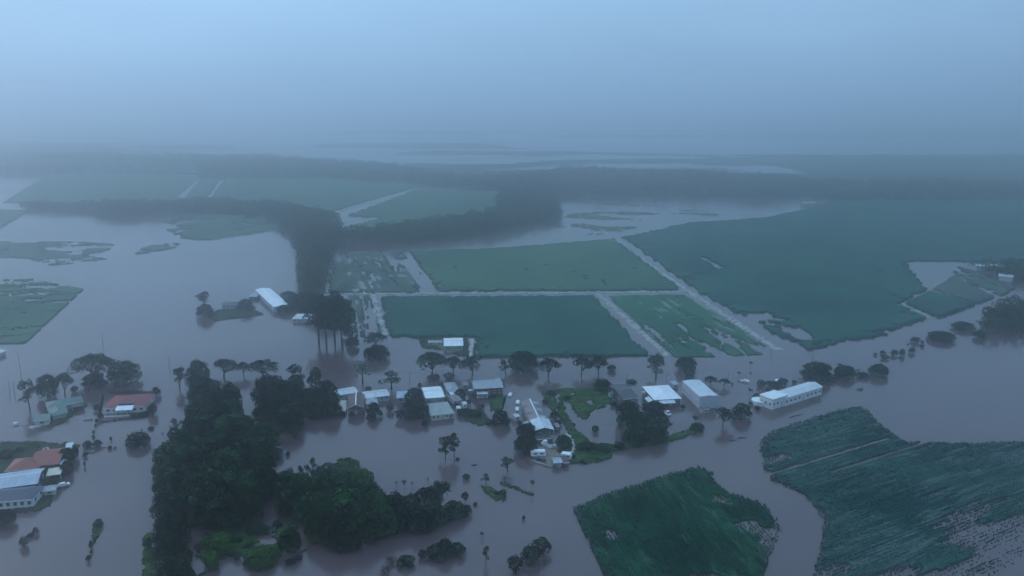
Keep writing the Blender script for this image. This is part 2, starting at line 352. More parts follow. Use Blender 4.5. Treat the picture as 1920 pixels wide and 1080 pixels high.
M['track'] = pmat('wet_track', (.20,.20,.19), .45, (.34,.34,.33), .12, .5, detail=5)
def track(pts, w, label=None, z=.22):
    for a, b in zip(pts, pts[1:]):
        p, q = G(*a)[:2], G(*b)[:2]; d = (q-p)/np.linalg.norm(q-p); nn = np.array([-d[1], d[0]])*w/2
        poly = [tuple(p-nn), tuple(q-nn), tuple(q+nn), tuple(p+nn)]
        v, f = grid_sheet('', None, max(1.2, w/4), z, M['track'], rough=.03, ragged=w*.12, ang=math.atan2(d[1], d[0]), jitter=.2, world_poly=poly)
        tag(mesh_np('farm_track', v, f, M['track']), kind='structure')
track([(622,550.5),(820,550.5),(1118,549),(1286,547)], 6.5)
track([(1120,549),(1253,668)], 5.5)
track([(1128,430),(1152,447),(1286,543),(1380,604),(1462,657)], 6)
track([(700,553),(722,630)], 6); track([(616,476),(616,548)], 5); track([(585,560),(622,551)], 5)
track([(618,402),(680,382),(775,357)], 11); track([(640,418),(672,411),(720,408)], 8); track([(618,404),(640,418)], 9)
track([(328,378),(376,336)], 9); track([(389,374),(416,338)], 8); track([(1742,548),(1693,571),(1752,598)], 3.5)
track([(1284,521),(1345,505)], 3); track([(1312,482),(1358,504)], 3); track([(245,372),(325,381),(317,400)], 7)
track([(400,450),(525,430)], 5)

# near fields: leafy rows standing in the water
def row_field(label, px_poly, ang, row, step, h, mat, dens, leaves=4, lw=.42, mat_cell=1.2, base_thr=.16):
    poly = ground_poly(px_poly); ca, sa = math.cos(ang), math.sin(ang)
    loc = [(x*ca + y*sa, -x*sa + y*ca) for x, y in poly]
    xs = [p[0] for p in loc]; ys = [p[1] for p in loc]
    gx, gy = np.meshgrid(np.arange(min(xs), max(xs), step), np.arange(min(ys), max(ys), row), indexing='ij')
    gx = gx + rng.uniform(-.45, .45, gx.shape)*step; gy = gy + rng.normal(0, .12, gx.shape)*row
    X = gx*ca - gy*sa; Y = gx*sa + gy*ca
    mg = dens(X, Y, gx, gy); k = inside(loc, gx, gy) & (mg + rng.normal(0, .10, X.shape) > 0); ed = edge_dist(loc, gx, gy); k &= (ed > 3.0*(fbm(X, Y, 6, 3)-.3)) & (rng.random(ed.shape) > .55*np.exp(-ed/2.2))
    X, Y, mg = X[k], Y[k], mg[k]; n = len(X); hh = h*(.7+.5*fbm(X, Y, 18, 3))*np.clip(.45+mg*4, .4, 1)
    P = []; 
    for i in range(leaves):
        a = rng.uniform(0, 2*math.pi, n); lean = rng.uniform(.10, .70, n)*hh; up = hh*rng.uniform(.75, 1.15, n)
        dx, dy = np.cos(a), np.sin(a); px, py = -dy*lw/2, dx*lw/2
        ox = rng.normal(0, .15, n); oy = rng.normal(0, .15, n)
        b0 = np.stack([X+ox-px*.5, Y+oy-py*.5, np.full(n, -.1)], 1); b1 = np.stack([X+ox+px*.5, Y+oy+py*.5, np.full(n, -.1)], 1)
        m0 = np.stack([X+ox+dx*lean*.45-px, Y+oy+dy*lean*.45-py, up*.8], 1); m1 = np.stack([X+ox+dx*lean*.45+px, Y+oy+dy*lean*.45+py, up*.8], 1)
        t0 = np.stack([X+ox+dx*lean*1.3-px*.3, Y+oy+dy*lean*1.3-py*.3, up*.85], 1); t1 = np.stack([X+ox+dx*lean*1.3+px*.3, Y+oy+dy*lean*1.3+py*.3, up*.85], 1)
        P.append(np.stack([b0, b1, m1, m0, t1, t0], 1))
    V = np.concatenate(P).reshape(-1, 3); nb = len(V)//6; base = np.arange(nb)[:,None]*6
    F = np.concatenate([base + [0,1,2,3], base + [3,2,4,5]])
    # thatch of lower leaves under the tops
    gv, gf = grid_sheet('', px_poly, mat_cell, h*.55, mat, rough=.2, ragged=4, ang=ang,
                        mask=lambda wx, wy, cx, cyy, l_: dens(wx, wy, cx, cyy) > base_thr)
    F = np.concatenate([F, gf + len(V)]); V = np.concatenate([V, gv])
    return tag(mesh_np('cane_field', V, F, mat), label, 'field', None, 'stuff')

hole = [(1340,930),(1400,960),(1370,1010)]
def dens1(X, Y, gx, gy, t=None):
    n = fbm(X, Y, 14, 4); hd = np.minimum(*[np.hypot(X-G(*p)[0], Y-G(*p)[1]) for p in ((1352,945),(1375,985))])
    thr = .27 + .24*np.exp(-(hd/7.0)**2)
    return n - thr
row_field('near island of dense dark green cane at bottom centre right', [(1072,955),(1140,925),(1225,897),(1310,875),(1332,884),(1345,905),(1372,926),(1425,940),(1445,955),(1473,1000),(1455,1030),(1432,1085),(1420,1120),(1150,1120),(1130,1080)],
          gdir((1130,1080),(1072,955)), 1.35, .36, 1.15, C_NEAR, dens1, leaves=3, lw=.34, base_thr=.04)
A20, B20 = G(1450,880)[:2], G(1800,1060)[:2]
def dens2(X, Y, gx, gy, t=None):
    d = B20-A20; s = np.clip(((X-A20[0])*d[0]+(Y-A20[1])*d[1])/(d@d), 0, 1.1)
    n = .55*fbm(gx/14, gy, 5, 4) + .45*fbm(X, Y, 30, 4)
    r = n - (.22 + .13*s + .28*np.clip(s-.68, 0, 1))
    for a, b in (((1430,893),(1665,822)), ((1560,886),(1740,829))):
        p, q = G(*a)[:2], G(*b)[:2]; e = q-p; u = np.clip(((X-p[0])*e[0]+(Y-p[1])*e[1])/(e@e), 0, 1)
        r = np.where(np.hypot(X-p[0]-u*e[0], Y-p[1]-u*e[1]) > 1.1, r, -1)
    return r
a20 = gdir((1430,893),(1665,822))
row_field('wide half drowned cane field filling the bottom right corner', [(1424,822),(1440,810),(1530,780),(1610,760),(1628,768),(1650,795),(1700,828),(1790,830),(1990,826),(2050,900),(2000,1000),(1800,1120),(1505,1120),(1520,1075),(1541,1010),(1540,975),(1512,932),(1446,902),(1426,880)],
          a20, 1.5, .42, .85, cane_mat('cane_wet', (0.006,0.040,0.034), (0.022,0.070,0.054), .02, a20, st=14, pale=(.062,.10,.092), pt=.52, ps=.8), dens2, leaves=3, lw=.36, base_thr=.08)

# ------------------------------------------------------------------ land that still stands out of the flood
land('grass_bank', [(780,633),(893,633),(893,671),(862,668),(832,657),(790,653)], 1.2, .35, M['grass_dull'], ragged=1.5)
land('path', [(879,636),(892,636),(887,670),(880,670)], 1.0, .55, M['concrete'], rough=.03, jitter=.05)
land('yard', [(802,640),(868,645),(866,658),(842,662),(822,652)], 1.0, .52, M['mud'], rough=.04)
land('grass_bank', [(1012,737),(1060,727),(1130,728),(1152,742),(1146,762),(1118,768),(1098,788),(1084,782),(1058,752),(1045,742),(1048,765),(1062,792),(1040,790),(1025,762)], .9, .4, M['grass'], ragged=2,
     mask=sunk((1080,735),(1120,800),.22,.52,9))
land('grass_bank', [(1046,742),(1056,745),(1062,775),(1078,802),(1096,818),(1108,830),(1150,834),(1250,818),(1308,800),(1322,806),(1310,812),(1250,832),(1152,848),(1148,860),(1100,872),(1062,868),(1040,845),(1062,842),(1070,826),(1058,800),(1046,780)], .8, .55, M['grass'], ragged=.8)
land('path', [(1060,815),(1070,820),(1079,838),(1075,852),(1070,852),(1072,838),(1064,824)], .8, .9, M['concrete'], rough=.03, jitter=.05)
land('yard', [(985,838),(1030,835),(1062,842),(1066,872),(1032,878),(1000,862)], .8, .35, M['mud'], rough=.05, ragged=1)
land('grass_bank', [(913,738),(946,741),(940,768),(918,772)], .8, .35, M['grass'], ragged=.8)
land('grass_bank', [(365,1000),(420,985),(500,968),(560,960),(600,985),(612,1022),(570,1048),(520,1052),(480,1070),(440,1048),(405,1055),(390,1078),(370,1085),(355,1050)], .8, .45, M['grass'], ragged=3,
     mask=lambda wx, wy, cx, cyy, l_: fbm(wx, wy, 6, 4) + rng.normal(0,.03,wx.shape) > .49)
land('grass_bank', [(268,1000),(292,995),(300,1110),(262,1110),(262,1050)], .8, .4, M['grass'], ragged=2, mask=streaks(.42, 8, (1,1)))
land('grass_bank', [(590,955),(720,960),(760,975),(700,1010),(610,1025)], 1, .4, M['grass'], ragged=2)
land('grass_bank', [(-60,830),(60,826),(152,832),(142,862),(122,902),(100,948),(60,962),(-60,972)], 1.0, .4, M['grass_dull'], ragged=2)
land('grass_bank', [(172,982),(196,978),(190,1000),(178,1022),(172,1050),(164,1050),(170,1010)], .7, .4, M['grass'], ragged=.8)
land('grass_bank', [(85,788),(110,770),(160,752),(165,762),(135,782),(110,798),(88,803)], .8, .35, M['grass_dull'], ragged=1)
land('grass_bank', [(388,592),(410,580),(470,578),(500,590),(440,598),(400,603)], 1.0, .5, M['grass_dull'], ragged=1.5)
land('grass_bank', [(888,892),(900,898),(935,922),(950,930),(945,942),(925,940),(902,918)], .7, .4, M['grass'], ragged=1, mask=streaks(.42,6,(1,1)))
land('grass_bank', [(935,903),(950,905),(975,915),(1003,928),(1000,930),(965,918),(938,909)], .7, .4, M['grass_dull'], ragged=.5)
land('grass_bank', [(1180,800),(1250,785),(1262,795),(1200,835),(1170,835)], .9, .5, M['grass_dull'], ragged=1)
land('grass_bank', [(868,768),(900,765),(930,795),(900,800),(870,788)], .9, .35, M['grass_dull'], ragged=1)
land('far_flats', [(-700,262),(560,270),(900,268),(1000,282),(1300,290),(2600,290),(2900,372),(1600,372),(1300,366),(900,352),(500,332),(350,328),(200,326),(-400,335)], 30, .5, M['grass_dull'],
     rough=.1, mask=lambda wx, wy, cx, cyy, l_: fbm(wx/2.2, wy, 150, 5) > .47 - .5*np.clip(wx/wy*2.2 - .35, 0, 1))
land('far_flats', [(-1500,222),(3500,222),(3200,262),(-1200,256)], 90, .5, M['grass_dull'], rough=.1, mask=lambda wx, wy, cx, cyy, l_: fbm(wx/4, wy, 500, 4) > .5)

# ------------------------------------------------------------------ far woods that read as one mass
def cards(P, Nrm, size, jit=.5, squash=.75):
    n = len(P); N = Nrm + rng.normal(0, jit, (n,3)); N /= np.linalg.norm(N, axis=1)[:,None] + 1e-9
    r = rng.normal(0, 1, (n,3)); T = np.cross(N, r); T /= np.linalg.norm(T, axis=1)[:,None] + 1e-9; B = np.cross(N, T)
    s = (size*rng.uniform(.6, 1.3, n))[:,None]/2; k = rng.uniform(.6, 1, (n,4,1))
    q = np.stack([P + T*s*k[:,0], P + B*s*squash*k[:,1], P - T*s*k[:,2], P - B*s*squash*k[:,3]], 1)
    return q.reshape(-1,3), np.arange(4*n).reshape(-1,4)

def wood(label, px_poly, spacing=8.0, h=11.0, leaf=2.2, per=70, name='woodland', drop=0.0, mat=None):
    poly = ground_poly(px_poly); xs = [p[0] for p in poly]; ys = [p[1] for p in poly]
    gx, gy = np.meshgrid(np.arange(min(xs), max(xs), spacing), np.arange(min(ys), max(ys), spacing), indexing='ij')
    gx = gx + rng.uniform(-.45,.45,gx.shape)*spacing; gy = gy + rng.uniform(-.45,.45,gx.shape)*spacing
    k = inside(poly, gx, gy)
    if drop: k &= fbm(gx/2, gy, 45, 3) > drop
    X, Y = gx[k], gy[k]; H = h*(.6 + .75*rng.random(len(X)))*(.75+.5*fbm(X, Y, 60, 2)); Rr = spacing*rng.uniform(.55,.95,len(X))
    V = []
    X, Y, H, Rr = [np.repeat(a, per) for a in (X, Y, H, Rr)]; n = len(X)
    u = rng.normal(0,1,(n,3)); u /= np.linalg.norm(u,axis=1)[:,None]; u[:,2] = np.where(u[:,2] < -.6, -u[:,2], u[:,2])
    lump = 1 + .18*np.sin(u[:,0]*7+X) * np.cos(u[:,1]*6+Y)
    P = np.stack([X+u[:,0]*Rr*lump, Y+u[:,1]*Rr*lump, H*.55+u[:,2]*H*.45*lump], 1)
    v, f = cards(P, u, leaf, .35)
    o = mesh_np(name, v, f, mat or M['leaf_far'])
    return tag(o, label, 'woodland', None, 'stuff')

wood('distant hazy tree belt at far left above the pale water strip', [(-300,296),(0,296),(140,293),(370,296),(560,300),(560,318),(380,312),(150,306),(-300,308)], 14, 11, 4.5, 45, drop=.30)
wood('second distant tree belt at far left edge above green fields', [(-300,318),(0,316),(155,316),(158,327),(95,327),(-300,340)], 12, 10, 4, 45)
wood('long hazy dark wood across the far middle distance', [(375,330),(375,315),(560,306),(700,312),(800,330),(870,338),(950,340),(1050,322),(1300,330),(1480,340),(1580,360),(1440,377),(1300,372),(1160,370),(1060,372),(960,362),(790,345),(600,336)], 12, 13, 4, 50, drop=.22)
wood('broken hazy trees at far right fading into the mist', [(1440,350),(1600,345),(2300,345),(2300,372),(1600,380),(1480,378)], 14, 11, 4, 45, drop=.46)
wood('low dark tree belt between left field and wide pale water', [(40,386),(150,388),(240,383),(318,384),(318,405),(230,412),(190,408),(180,400),(50,395)], 8, 8.5, 2.8, 60)
wood('dark tree belt curving right from the small field gap', [(326,384),(400,382),(520,390),(575,400),(630,412),(640,440),(620,470),(560,470),(548,440),(500,412),(420,404),(326,403)], 8, 10, 2.8, 60)
wood('tree belt running toward the viewer down to the white shed', [(560,462),(622,460),(616,500),(612,548),(575,552),(560,540),(566,505),(560,480)], 6.5, 11, 2.2, 75)
wood('thick dark tree belt between pale track field and drowned flats', [(612,448),(700,440),(760,428),(850,420),(930,405),(935,372),(965,362),(1040,372),(1050,395),(1048,415),(960,430),(850,450),(760,458),(630,462)], 7.5, 12, 2.6, 65)
wood('big hazy dark grove at right edge by the canal', [(1838,612),(1850,595),(1880,582),(1990,570),(2100,590),(2050,625),(1900,628),(1850,628)], 5.5, 9, 1.7, 90)
wood('hazy farm trees around long pale roofs at far right edge', [(1795,498),(1840,496),(1880,500),(1960,500),(2100,520),(2050,560),(1930,556),(1900,545),(1880,520),(1830,508)], 8, 8, 2.4, 60, drop=.38)

# ------------------------------------------------------------------ trees: prototypes with a trunk and a crown
def lobes_crown(seed, lobes, per, leaf, jit=.45, inner=.25):
    global rng
    keep = rng; rng = np.random.default_rng(seed); PP = []; NN = []
    L = np.array(lobes)
    for (x, y, z, r, rz) in lobes:
        n = int(per * (r/2.0)**1.6); u = rng.normal(0,1,(n,3)); u /= np.linalg.norm(u,axis=1)[:,None]
        u[:,2] = np.where((u[:,2] < -.3) & (rng.random(n) < .6), -u[:,2], u[:,2])
        rad = 1 + .16*np.sin(u[:,0]*5+seed+x)*np.sin(u[:,1]*5+y) ; rad *= np.where(rng.random(n) < inner, rng.uniform(.5,1,n), rng.uniform(.92,1.1,n))
        P = np.array([x,y,z]) + u*np.stack([r*rad, r*rad, rz*rad],1)
        d = np.min([np.linalg.norm((P-l[:3])/np.array([l[3],l[3],l[4]]),axis=1) for l in L], axis=0)
        k = d > .62; PP.append(P[k]); NN.append(u[k]*np.array([1,1,1.15]))
    P = np.concatenate(PP); N = np.concatenate(NN); P[:,2] = np.maximum(P[:,2], .05)
    v, f = cards(P, N, leaf, jit); rng = keep
    return v, f

def limbs(mb, top, ends, r0, base=(0,0,-.4), rs=None):
    rs = rs or random
    mb.tube([base, (top[0]*.4, top[1]*.4, top[2]*.5), top], [r0*1.25, r0*.95, r0*.75], 8)
    for e in ends:
        mid = ((top[0]+e[0])*.5 + rs.uniform(-.3,.3), (top[1]+e[1])*.5 + rs.uniform(-.3,.3), top[2] + (e[2]-top[2])*.62)
        mb.tube([top, mid, e], [r0*.5, r0*.33, r0*.12], 5)

PROTO = {}
def proto(kind, W0, H0, trunk_mb, bark, v, f, leafmat):
    PROTO.setdefault(kind, []).append((W0, H0, trunk_mb.mesh('trunk', M[bark]), mesh_np('crown', v, f, M[leafmat], make=False), leafmat))

for s in range(4):                                           # broad rounded tree, 12 x 10
    rs = random.Random(s+10); lb = []
    for i in range(17):
        a = i*2.4 + rs.uniform(-.4,.4); q = math.sqrt((i+.5)/17); rr = 4.1*q
        lb.append((rr*math.cos(a)*rs.uniform(.85,1.1), rr*math.sin(a)*rs.uniform(.85,1.1), 7.9 - 3.9*q*q + rs.uniform(-.7,.5), rs.uniform(1.5,2.3), rs.uniform(1.2,1.8)))
    for i in range(11):
        a = i*.58 + s; lb.append((3.9*math.cos(a), 3.9*math.sin(a), 2.3 + rs.uniform(-.9,1.3), rs.uniform(1.3,1.9), 1.5))
    mb = MB(); limbs(mb, (0,0,3), [(l[0]*.8,l[1]*.8,l[2]) for l in lb[::3]], .38, rs=rs)
    proto('round', 12, 10, mb, 'bark', *lobes_crown(s, lb, 170, .85, .32, .15), 'leaf_dark')
for s in range(3):                                           # wide flat umbrella crown on visible limbs, 14 x 9
    rs = random.Random(s+40); lb = []
    for i in range(22):
        a = i*2.4 + rs.uniform(-.3,.3); q = math.sqrt((i+.4)/22); rr = 5.7*q
        if rs.random() < .12: continue
        lb.append((rr*math.cos(a), rr*math.sin(a)*.95, 7.5 - 3.2*q*q + rs.uniform(-.5,.4), rs.uniform(1.4,2.0), rs.uniform(1.1,1.6)))
    mb = MB(); limbs(mb, (.2,0,1.8), [(l[0]*.92,l[1]*.92,l[2]-.2) for l in lb[1::2]], .36, rs=rs)
    proto('umbrella', 14, 9, mb, 'bark', *lobes_crown(s+20, lb, 150, .75, .35), 'leaf_dark')
for s in range(3):                                           # loose gum with separate leaf puffs, 9 x 12
    rs = random.Random(s+70); lb = []
    for i in range(15):
        a = rs.uniform(0,6.28); z = rs.uniform(4,10.8); rr = rs.uniform(.6,3.3)*math.sin(min(1,(12-z)/6)*1.57)
        lb.append((rr*math.cos(a), rr*math.sin(a), z, rs.uniform(.9,1.5), rs.uniform(.8,1.3)))
    mb = MB(); limbs(mb, (.1,.1,4), [(l[0],l[1],l[2]) for l in lb[::2]], .26, rs=rs)
    proto('gum', 9, 12, mb, 'bark', *lobes_crown(s+40, lb, 170, .75, .6), 'leaf_mid')
for s in range(3):                                           # tall bare-trunk gum, 10 x 20
    rs = random.Random(s+90); lb = []
    for i in range(24):
        a = rs.uniform(0,6.28); z = rs.uniform(6,18.5); rr = rs.uniform(.8,4.3)
        lb.append((rr*math.cos(a), rr*math.sin(a), z, rs.uniform(1.1,2.0), rs.uniform(.9,1.5)))
    mb = MB(); limbs(mb, (.3,.1,9.5), [(l[0],l[1],l[2]) for l in lb[::2]], .34, rs=rs)
    proto('tallgum', 9, 20, mb, 'bark', *lobes_crown(s+60, lb, 170, .9, .6), 'leaf_dark')
for s in range(3):                                           # bush, foliage down to the water, 5 x 3.4
    rs = random.Random(s+120); lb = [(0,0,1.7,1.5,1.4)]
    for i in range(8):
        a = i*.8 + rs.uniform(-.3,.3); rr = rs.uniform(.9,1.5); lb.append((rr*math.cos(a), rr*math.sin(a), rs.uniform(.6,1.9), rs.uniform(.7,1.1), rs.uniform(.7,1.0)))
    mb = MB(); limbs(mb, (0,0,.8), [(l[0],l[1],l[2]) for l in lb[1::3]], .12, rs=rs)
    proto('bush', 5, 3.4, mb, 'bark', *lobes_crown(s+80, lb, 420, .5), 'leaf_dark')
for s in range(2):                                           # weeping grey-green tree, 8 x 11
    rs = random.Random(s+150); lb = []
    for i in range(14):
        a = i*2.4; q = rs.uniform(.2,1); rr = 2.9*q; z = rs.uniform(5,9.6) if i % 2 else rs.uniform(3,8)
        lb.append((rr*math.cos(a), rr*math.sin(a), z, rs.uniform(.9,1.4), rs.uniform(1.2,1.9)))
    mb = MB(); limbs(mb, (0,0,3.5), [(l[0],l[1],l[2]) for l in lb[::2]], .26, rs=rs)
    proto('willow', 8, 11, mb, 'bark', *lobes_crown(s+100, lb, 150, .7, .8), 'leaf_grey')
for s in range(2):                                           # palm, 5 x 9
    rs = random.Random(s+170); mb = MB(); mb.tube([(0,0,-.4),(.15,.1,3),(.05,.2,6),(0,.1,7.6)], [.24,.18,.15,.14], 7)
    V = []; F = []
    for i in range(17):
        a = i*2.4; el = rs.uniform(.1,1.1); ln = rs.uniform(2.2,2.8); prev = None; dx, dy = math.cos(a), math.sin(a)
        for t in range(6):
            q = t/5; rr = ln*q*math.cos(el*.7*(1-q*.3)); z = 7.6 + ln*(math.sin(el)*q - .85*q*q*(1.2-el*.4)); w = .42*math.sin(3.14*min(1,q*.85+.12))
            for sg in (-1,0,1): V.append((dx*rr - dy*w*sg, dy*rr + dx*w*sg + .1, z + (.0 if sg == 0 else -.18)))
            if t:
                b = len(V)-6; F += [(b,b+1,b+4,b+3),(b+1,b+2,b+5,b+4)]
    proto('palm', 5, 9, mb, 'bark_pale', V, F, 'leaf_mid')

_cnt = {}
NAMES = {'round': 'tree', 'umbrella': 'umbrella_tree', 'gum': 'gum_tree', 'tallgum': 'gum_tree', 'bush': 'bush', 'willow': 'weeping_tree', 'palm': 'palm_tree'}
def tree(kind, cx, top, base, w, label, group=None, leaf=None, rot=None, depth=None, z0=0.0):
    i = _cnt.get(kind, 0); _cnt[kind] = i+1
    W0, H0, tm, cm, lm = PROTO[kind][(i*7+i//3) % len(PROTO[kind])]
    if kind in ('round','bush'): base = max(base - .19*w, top + .3*(base-top))     # a deep crown hangs over in front of its own foot
    p = G(cx, base); m = mpp(cx, base); H = max(height_of(cx, base, top), .8); Wd = w*m*1.06
    if kind == 'round': H = min(H, Wd*1.35)
    root = empty(NAMES[kind], (p[0], p[1], z0), rng.uniform(0, 6.28) if rot is None else rot)
    root.scale = (Wd/W0, (depth or Wd)/W0, H/H0)
    tag(root, label, 'palm' if kind == 'palm' else 'bush' if kind == 'bush' else 'tree', group)
    t = link(bpy.data.objects.new('trunk', tm), root); c = link(bpy.data.objects.new('crown', cm), root)
    if leaf and leaf != lm:
        c.material_slots[0].link = 'OBJECT'; c.material_slots[0].material = M[leaf]
    return root

GR = 'trees of the big flooded grove'; GR2 = 'trees of the right hand grove'
# left side
tree('gum', 56, 710, 768, 42, 'feathery tree at far left behind the green roofed house', leaf='leaf_mid')
tree('round', 90, 698, 752, 40, 'dark full tree between feathery tree and open flat crowned tree at left')
tree('umbrella', 122, 697, 742, 36, 'small open flat crowned tree behind the green roofed house', leaf='leaf_mid')
tree('bush', 140, 723, 738, 16, 'small bush at right foot of the open flat crowned tree')
tree('umbrella', 178, 663, 712, 80, 'very wide umbrella tree at left, largest of the pair behind red roof')
tree('round', 178, 698, 733, 46, 'dark round tree under the very wide umbrella crown at left')
tree('round', 234, 673, 728, 62, 'broad dark tree right of the very wide umbrella tree')
tree('bush', 293, 724, 746, 20, 'round bush at back right corner of the red roofed house')
tree('bush', 287, 754, 782, 20, 'tall bush beside the right wall of the red roofed house')
tree('bush', 268, 772, 784, 26, 'low bush at the front right of the red roofed house')
tree('bush', 250, 774, 785, 14, 'small bush on the front hedge of the red roofed house')
tree('bush', 182, 757, 772, 16, 'grey green bush at the left side of the red roofed house', leaf='leaf_mid')
tree('bush', 189, 773, 788, 12, 'bush at the upper end of the bush line left of red roof')
tree('bush', 182, 784, 794, 9, 'second bush down the line from the red roofed house')
tree('bush', 179, 795, 801, 5, 'tiny bush midway down the line from the red roofed house')
tree('bush', 176, 806, 815, 6, 'slim bush low in the line above the broken wall')
tree('gum', 176, 812, 832, 9, 'slim dark tree behind the drowned garden wall', leaf='leaf_dark')
tree('bush', 165, 825, 842, 20, 'dark bush at left of the drowned garden wall')
tree('bush', 183, 824, 840, 18, 'dark bush behind the white piece of garden wall')
tree('bush', 160, 847, 858, 11, 'round dark bush in front of the drowned garden wall')
tree('bush', 206, 835, 844, 9, 'small bush on right part of the drowned garden wall')
tree('bush', 216, 837, 843, 6, 'last tiny bush right of the drowned garden wall')
tree('bush', 208, 818, 826, 5, 'tiny lone shrub above the drowned garden wall')
tree('bush', 159, 864, 876, 5, 'thin lone shrub right of the orange roofed house')
tree('round', 259, 810, 843, 46, 'lone low round tree in the open water right of garden wall')
tree('bush', 283, 800, 808, 14, 'lone small bush above right of the lone low round tree')
tree('bush', 240, 814, 818, 4, 'speck of shrub at upper left of the lone low round tree')
tree('bush', 266, 804, 808, 4, 'speck of shrub just above the lone low round tree')
tree('bush', 305, 811, 815, 3, 'speck of shrub in open water left of the big grove')
tree('round', 125, 838, 872, 34, 'dark bushy tree between orange roof and the pale lean-to')
tree('bush', 142, 832, 862, 14, 'upright bush at the right of the pale lean-to')
tree('bush', 126, 862, 892, 24, 'dark bush at water edge below the pale lean-to')
tree('bush', 12, 842, 866, 34, 'leafy bush at left edge behind the orange roof')
tree('bush', 37, 838, 852, 20, 'dark bush behind the middle of the orange roof')
tree('palm', 75, 832, 852, 12, 'small dark palm behind the orange roof')
tree('bush', 18, 888, 903, 60, 'garden bush between orange roof and the pale gabled roof')
tree('bush', 103, 890, 916, 20, 'dark shrub in front of the white framed carport')
tree('bush', 90, 893, 916, 16, 'dark shrub under the left post of white carport')
tree('round', 8, 955, 992, 44, 'dark tree cut by the left edge below the navy roof')
tree('bush', 67, 988, 1004, 13, 'dark shrub topping the little snag at bottom left')
tree('bush', 46, 1003, 1028, 17, 'grey bush in the little snag at bottom left', leaf='leaf_grey')
tree('bush', 57, 999, 1010, 14, 'middle bush of the little snag at bottom left')
tree('bush', 185, 972, 990, 18, 'bush at top of the narrow grass strip', leaf='leaf_mid')
tree('bush', 166, 1040, 1054, 10, 'bush at bottom of the narrow grass strip')
tree('bush', 171, 1012, 1030, 8, 'bush midway on the narrow grass strip')
tree('gum', 281, 1004, 1032, 14, 'thin sapling on the grassy strip left of the grove')
tree('bush', 274, 1010, 1024, 13, 'grey shrub on the grassy strip left of the grove', leaf='leaf_grey')
# far left island and the tall gums
tree('gum', 382, 543, 575, 36, 'ragged tree on the small island left of white shed', leaf='leaf_dark')
tree('round', 385, 568, 600, 34, 'lower dark tree at left tip of the small island')
tree('round', 462, 559, 588, 34, 'round low tree on right of the small island', leaf='leaf_mid')
tree('round', 540, 545, 562, 30, 'small dark tree at the corner of the white shed')
tree('round', 560, 549, 585, 52, 'dark tree between the white shed and the half sunk house', 'dark trees around the half sunk house')
tree('round', 590, 548, 596, 56, 'dark tree directly behind the half sunk house', 'dark trees around the half sunk house')
tree('round', 536, 570, 592, 34, 'low dark tree left of the half sunk house', 'dark trees around the half sunk house')
tree('tallgum', 598, 553, 641, 46, 'tall gum with bare trunk, leftmost of the four in water', 'tall gums standing in the water')
tree('tallgum', 612, 551, 646, 40, 'tall gum with bare trunk, second from left in water', 'tall gums standing in the water')
tree('tallgum', 628, 546, 637, 44, 'tall gum with bare trunk, third from left in water', 'tall gums standing in the water')
tree('tallgum', 642, 552, 652, 42, 'tall gum with bare trunk, rightmost of the four in water', 'tall gums standing in the water')
tree('round', 575, 545, 590, 56, 'dark tree behind the tall gums on the shed side', 'dark trees massed behind the tall gums')
tree('round', 612, 553, 606, 60, 'dark tree filling the space between the tall gums', 'dark trees massed behind the tall gums')
tree('round', 638, 556, 600, 50, 'dark tree behind the rightmost tall gum', 'dark trees massed behind the tall gums')
tree('gum', 648, 604, 628, 24, 'low leaning tree at right foot of the tall gums', leaf='leaf_dark')
tree('round', 661, 629, 655, 25, 'small round tree right of the tall gums')
tree('umbrella', 705, 624, 650, 46, 'flat crowned tree at corner of the dark green field', leaf='leaf_mid')
tree('round', 706, 645, 682, 50, 'bushy tree in the water below the flat crowned corner tree')
tree('willow', 680, 668, 718, 42, 'pale weeping tree behind the maroon house', leaf='leaf_grey')
tree('gum', 734, 696, 730, 48, 'open tree standing behind the middle white roofs')
# row along the road
RW = 'trees in the row along the drowned road'
tree('umbrella', 810, 659, 702, 60, 'wide spreading tree, leftmost in the road row', RW, rot=.3)
tree('umbrella', 850, 667, 699, 36, 'small spreading tree, second from left in the road row', RW)
tree('umbrella', 886, 668, 702, 48, 'spreading tree, third from left in the road row', RW)
tree('gum', 948, 674, 702, 32, 'thin open tree, fourth in the road row', RW, leaf='leaf_dark')
tree('round', 982, 657, 703, 58, 'largest dark tree in the middle of the road row', RW)
tree('umbrella', 1028, 671, 706, 46, 'flat crowned tree right of the largest road row tree', RW)
tree('umbrella', 1090, 668, 704, 42, 'left tree of the right hand pair in road row', RW)
tree('umbrella', 1122, 667, 700, 38, 'right tree of the right hand pair in road row', RW)
tree('bush', 1147, 683, 699, 20, 'low bush ending the right hand pair in road row')
tree('gum', 1230, 663, 708, 54, 'ragged tree beside the lower end of the canal track', RW, leaf='leaf_dark')
tree('round', 1286, 668, 702, 42, 'rounded tree right of the canal track in road row', RW)
tree('bush', 1293, 700, 712, 18, 'low bush under the rounded tree near the big shed')
tree('palm', 1408, 678, 690, 10, 'lone palm in the water, farther one', 'lone palms beyond the white building', rot=1)
tree('palm', 1386, 696, 707, 10, 'lone palm in the water, nearer one', 'lone palms beyond the white building', rot=2)
# umbrella trees at top of the grove
tree('umbrella', 420, 672, 707, 56, 'umbrella tree at top of grove, left of three', rot=.5)
tree('umbrella', 457, 677, 705, 24, 'small umbrella tree between two wide ones atop grove')
tree('umbrella', 494, 675, 707, 64, 'umbrella tree at top of grove, right of three')
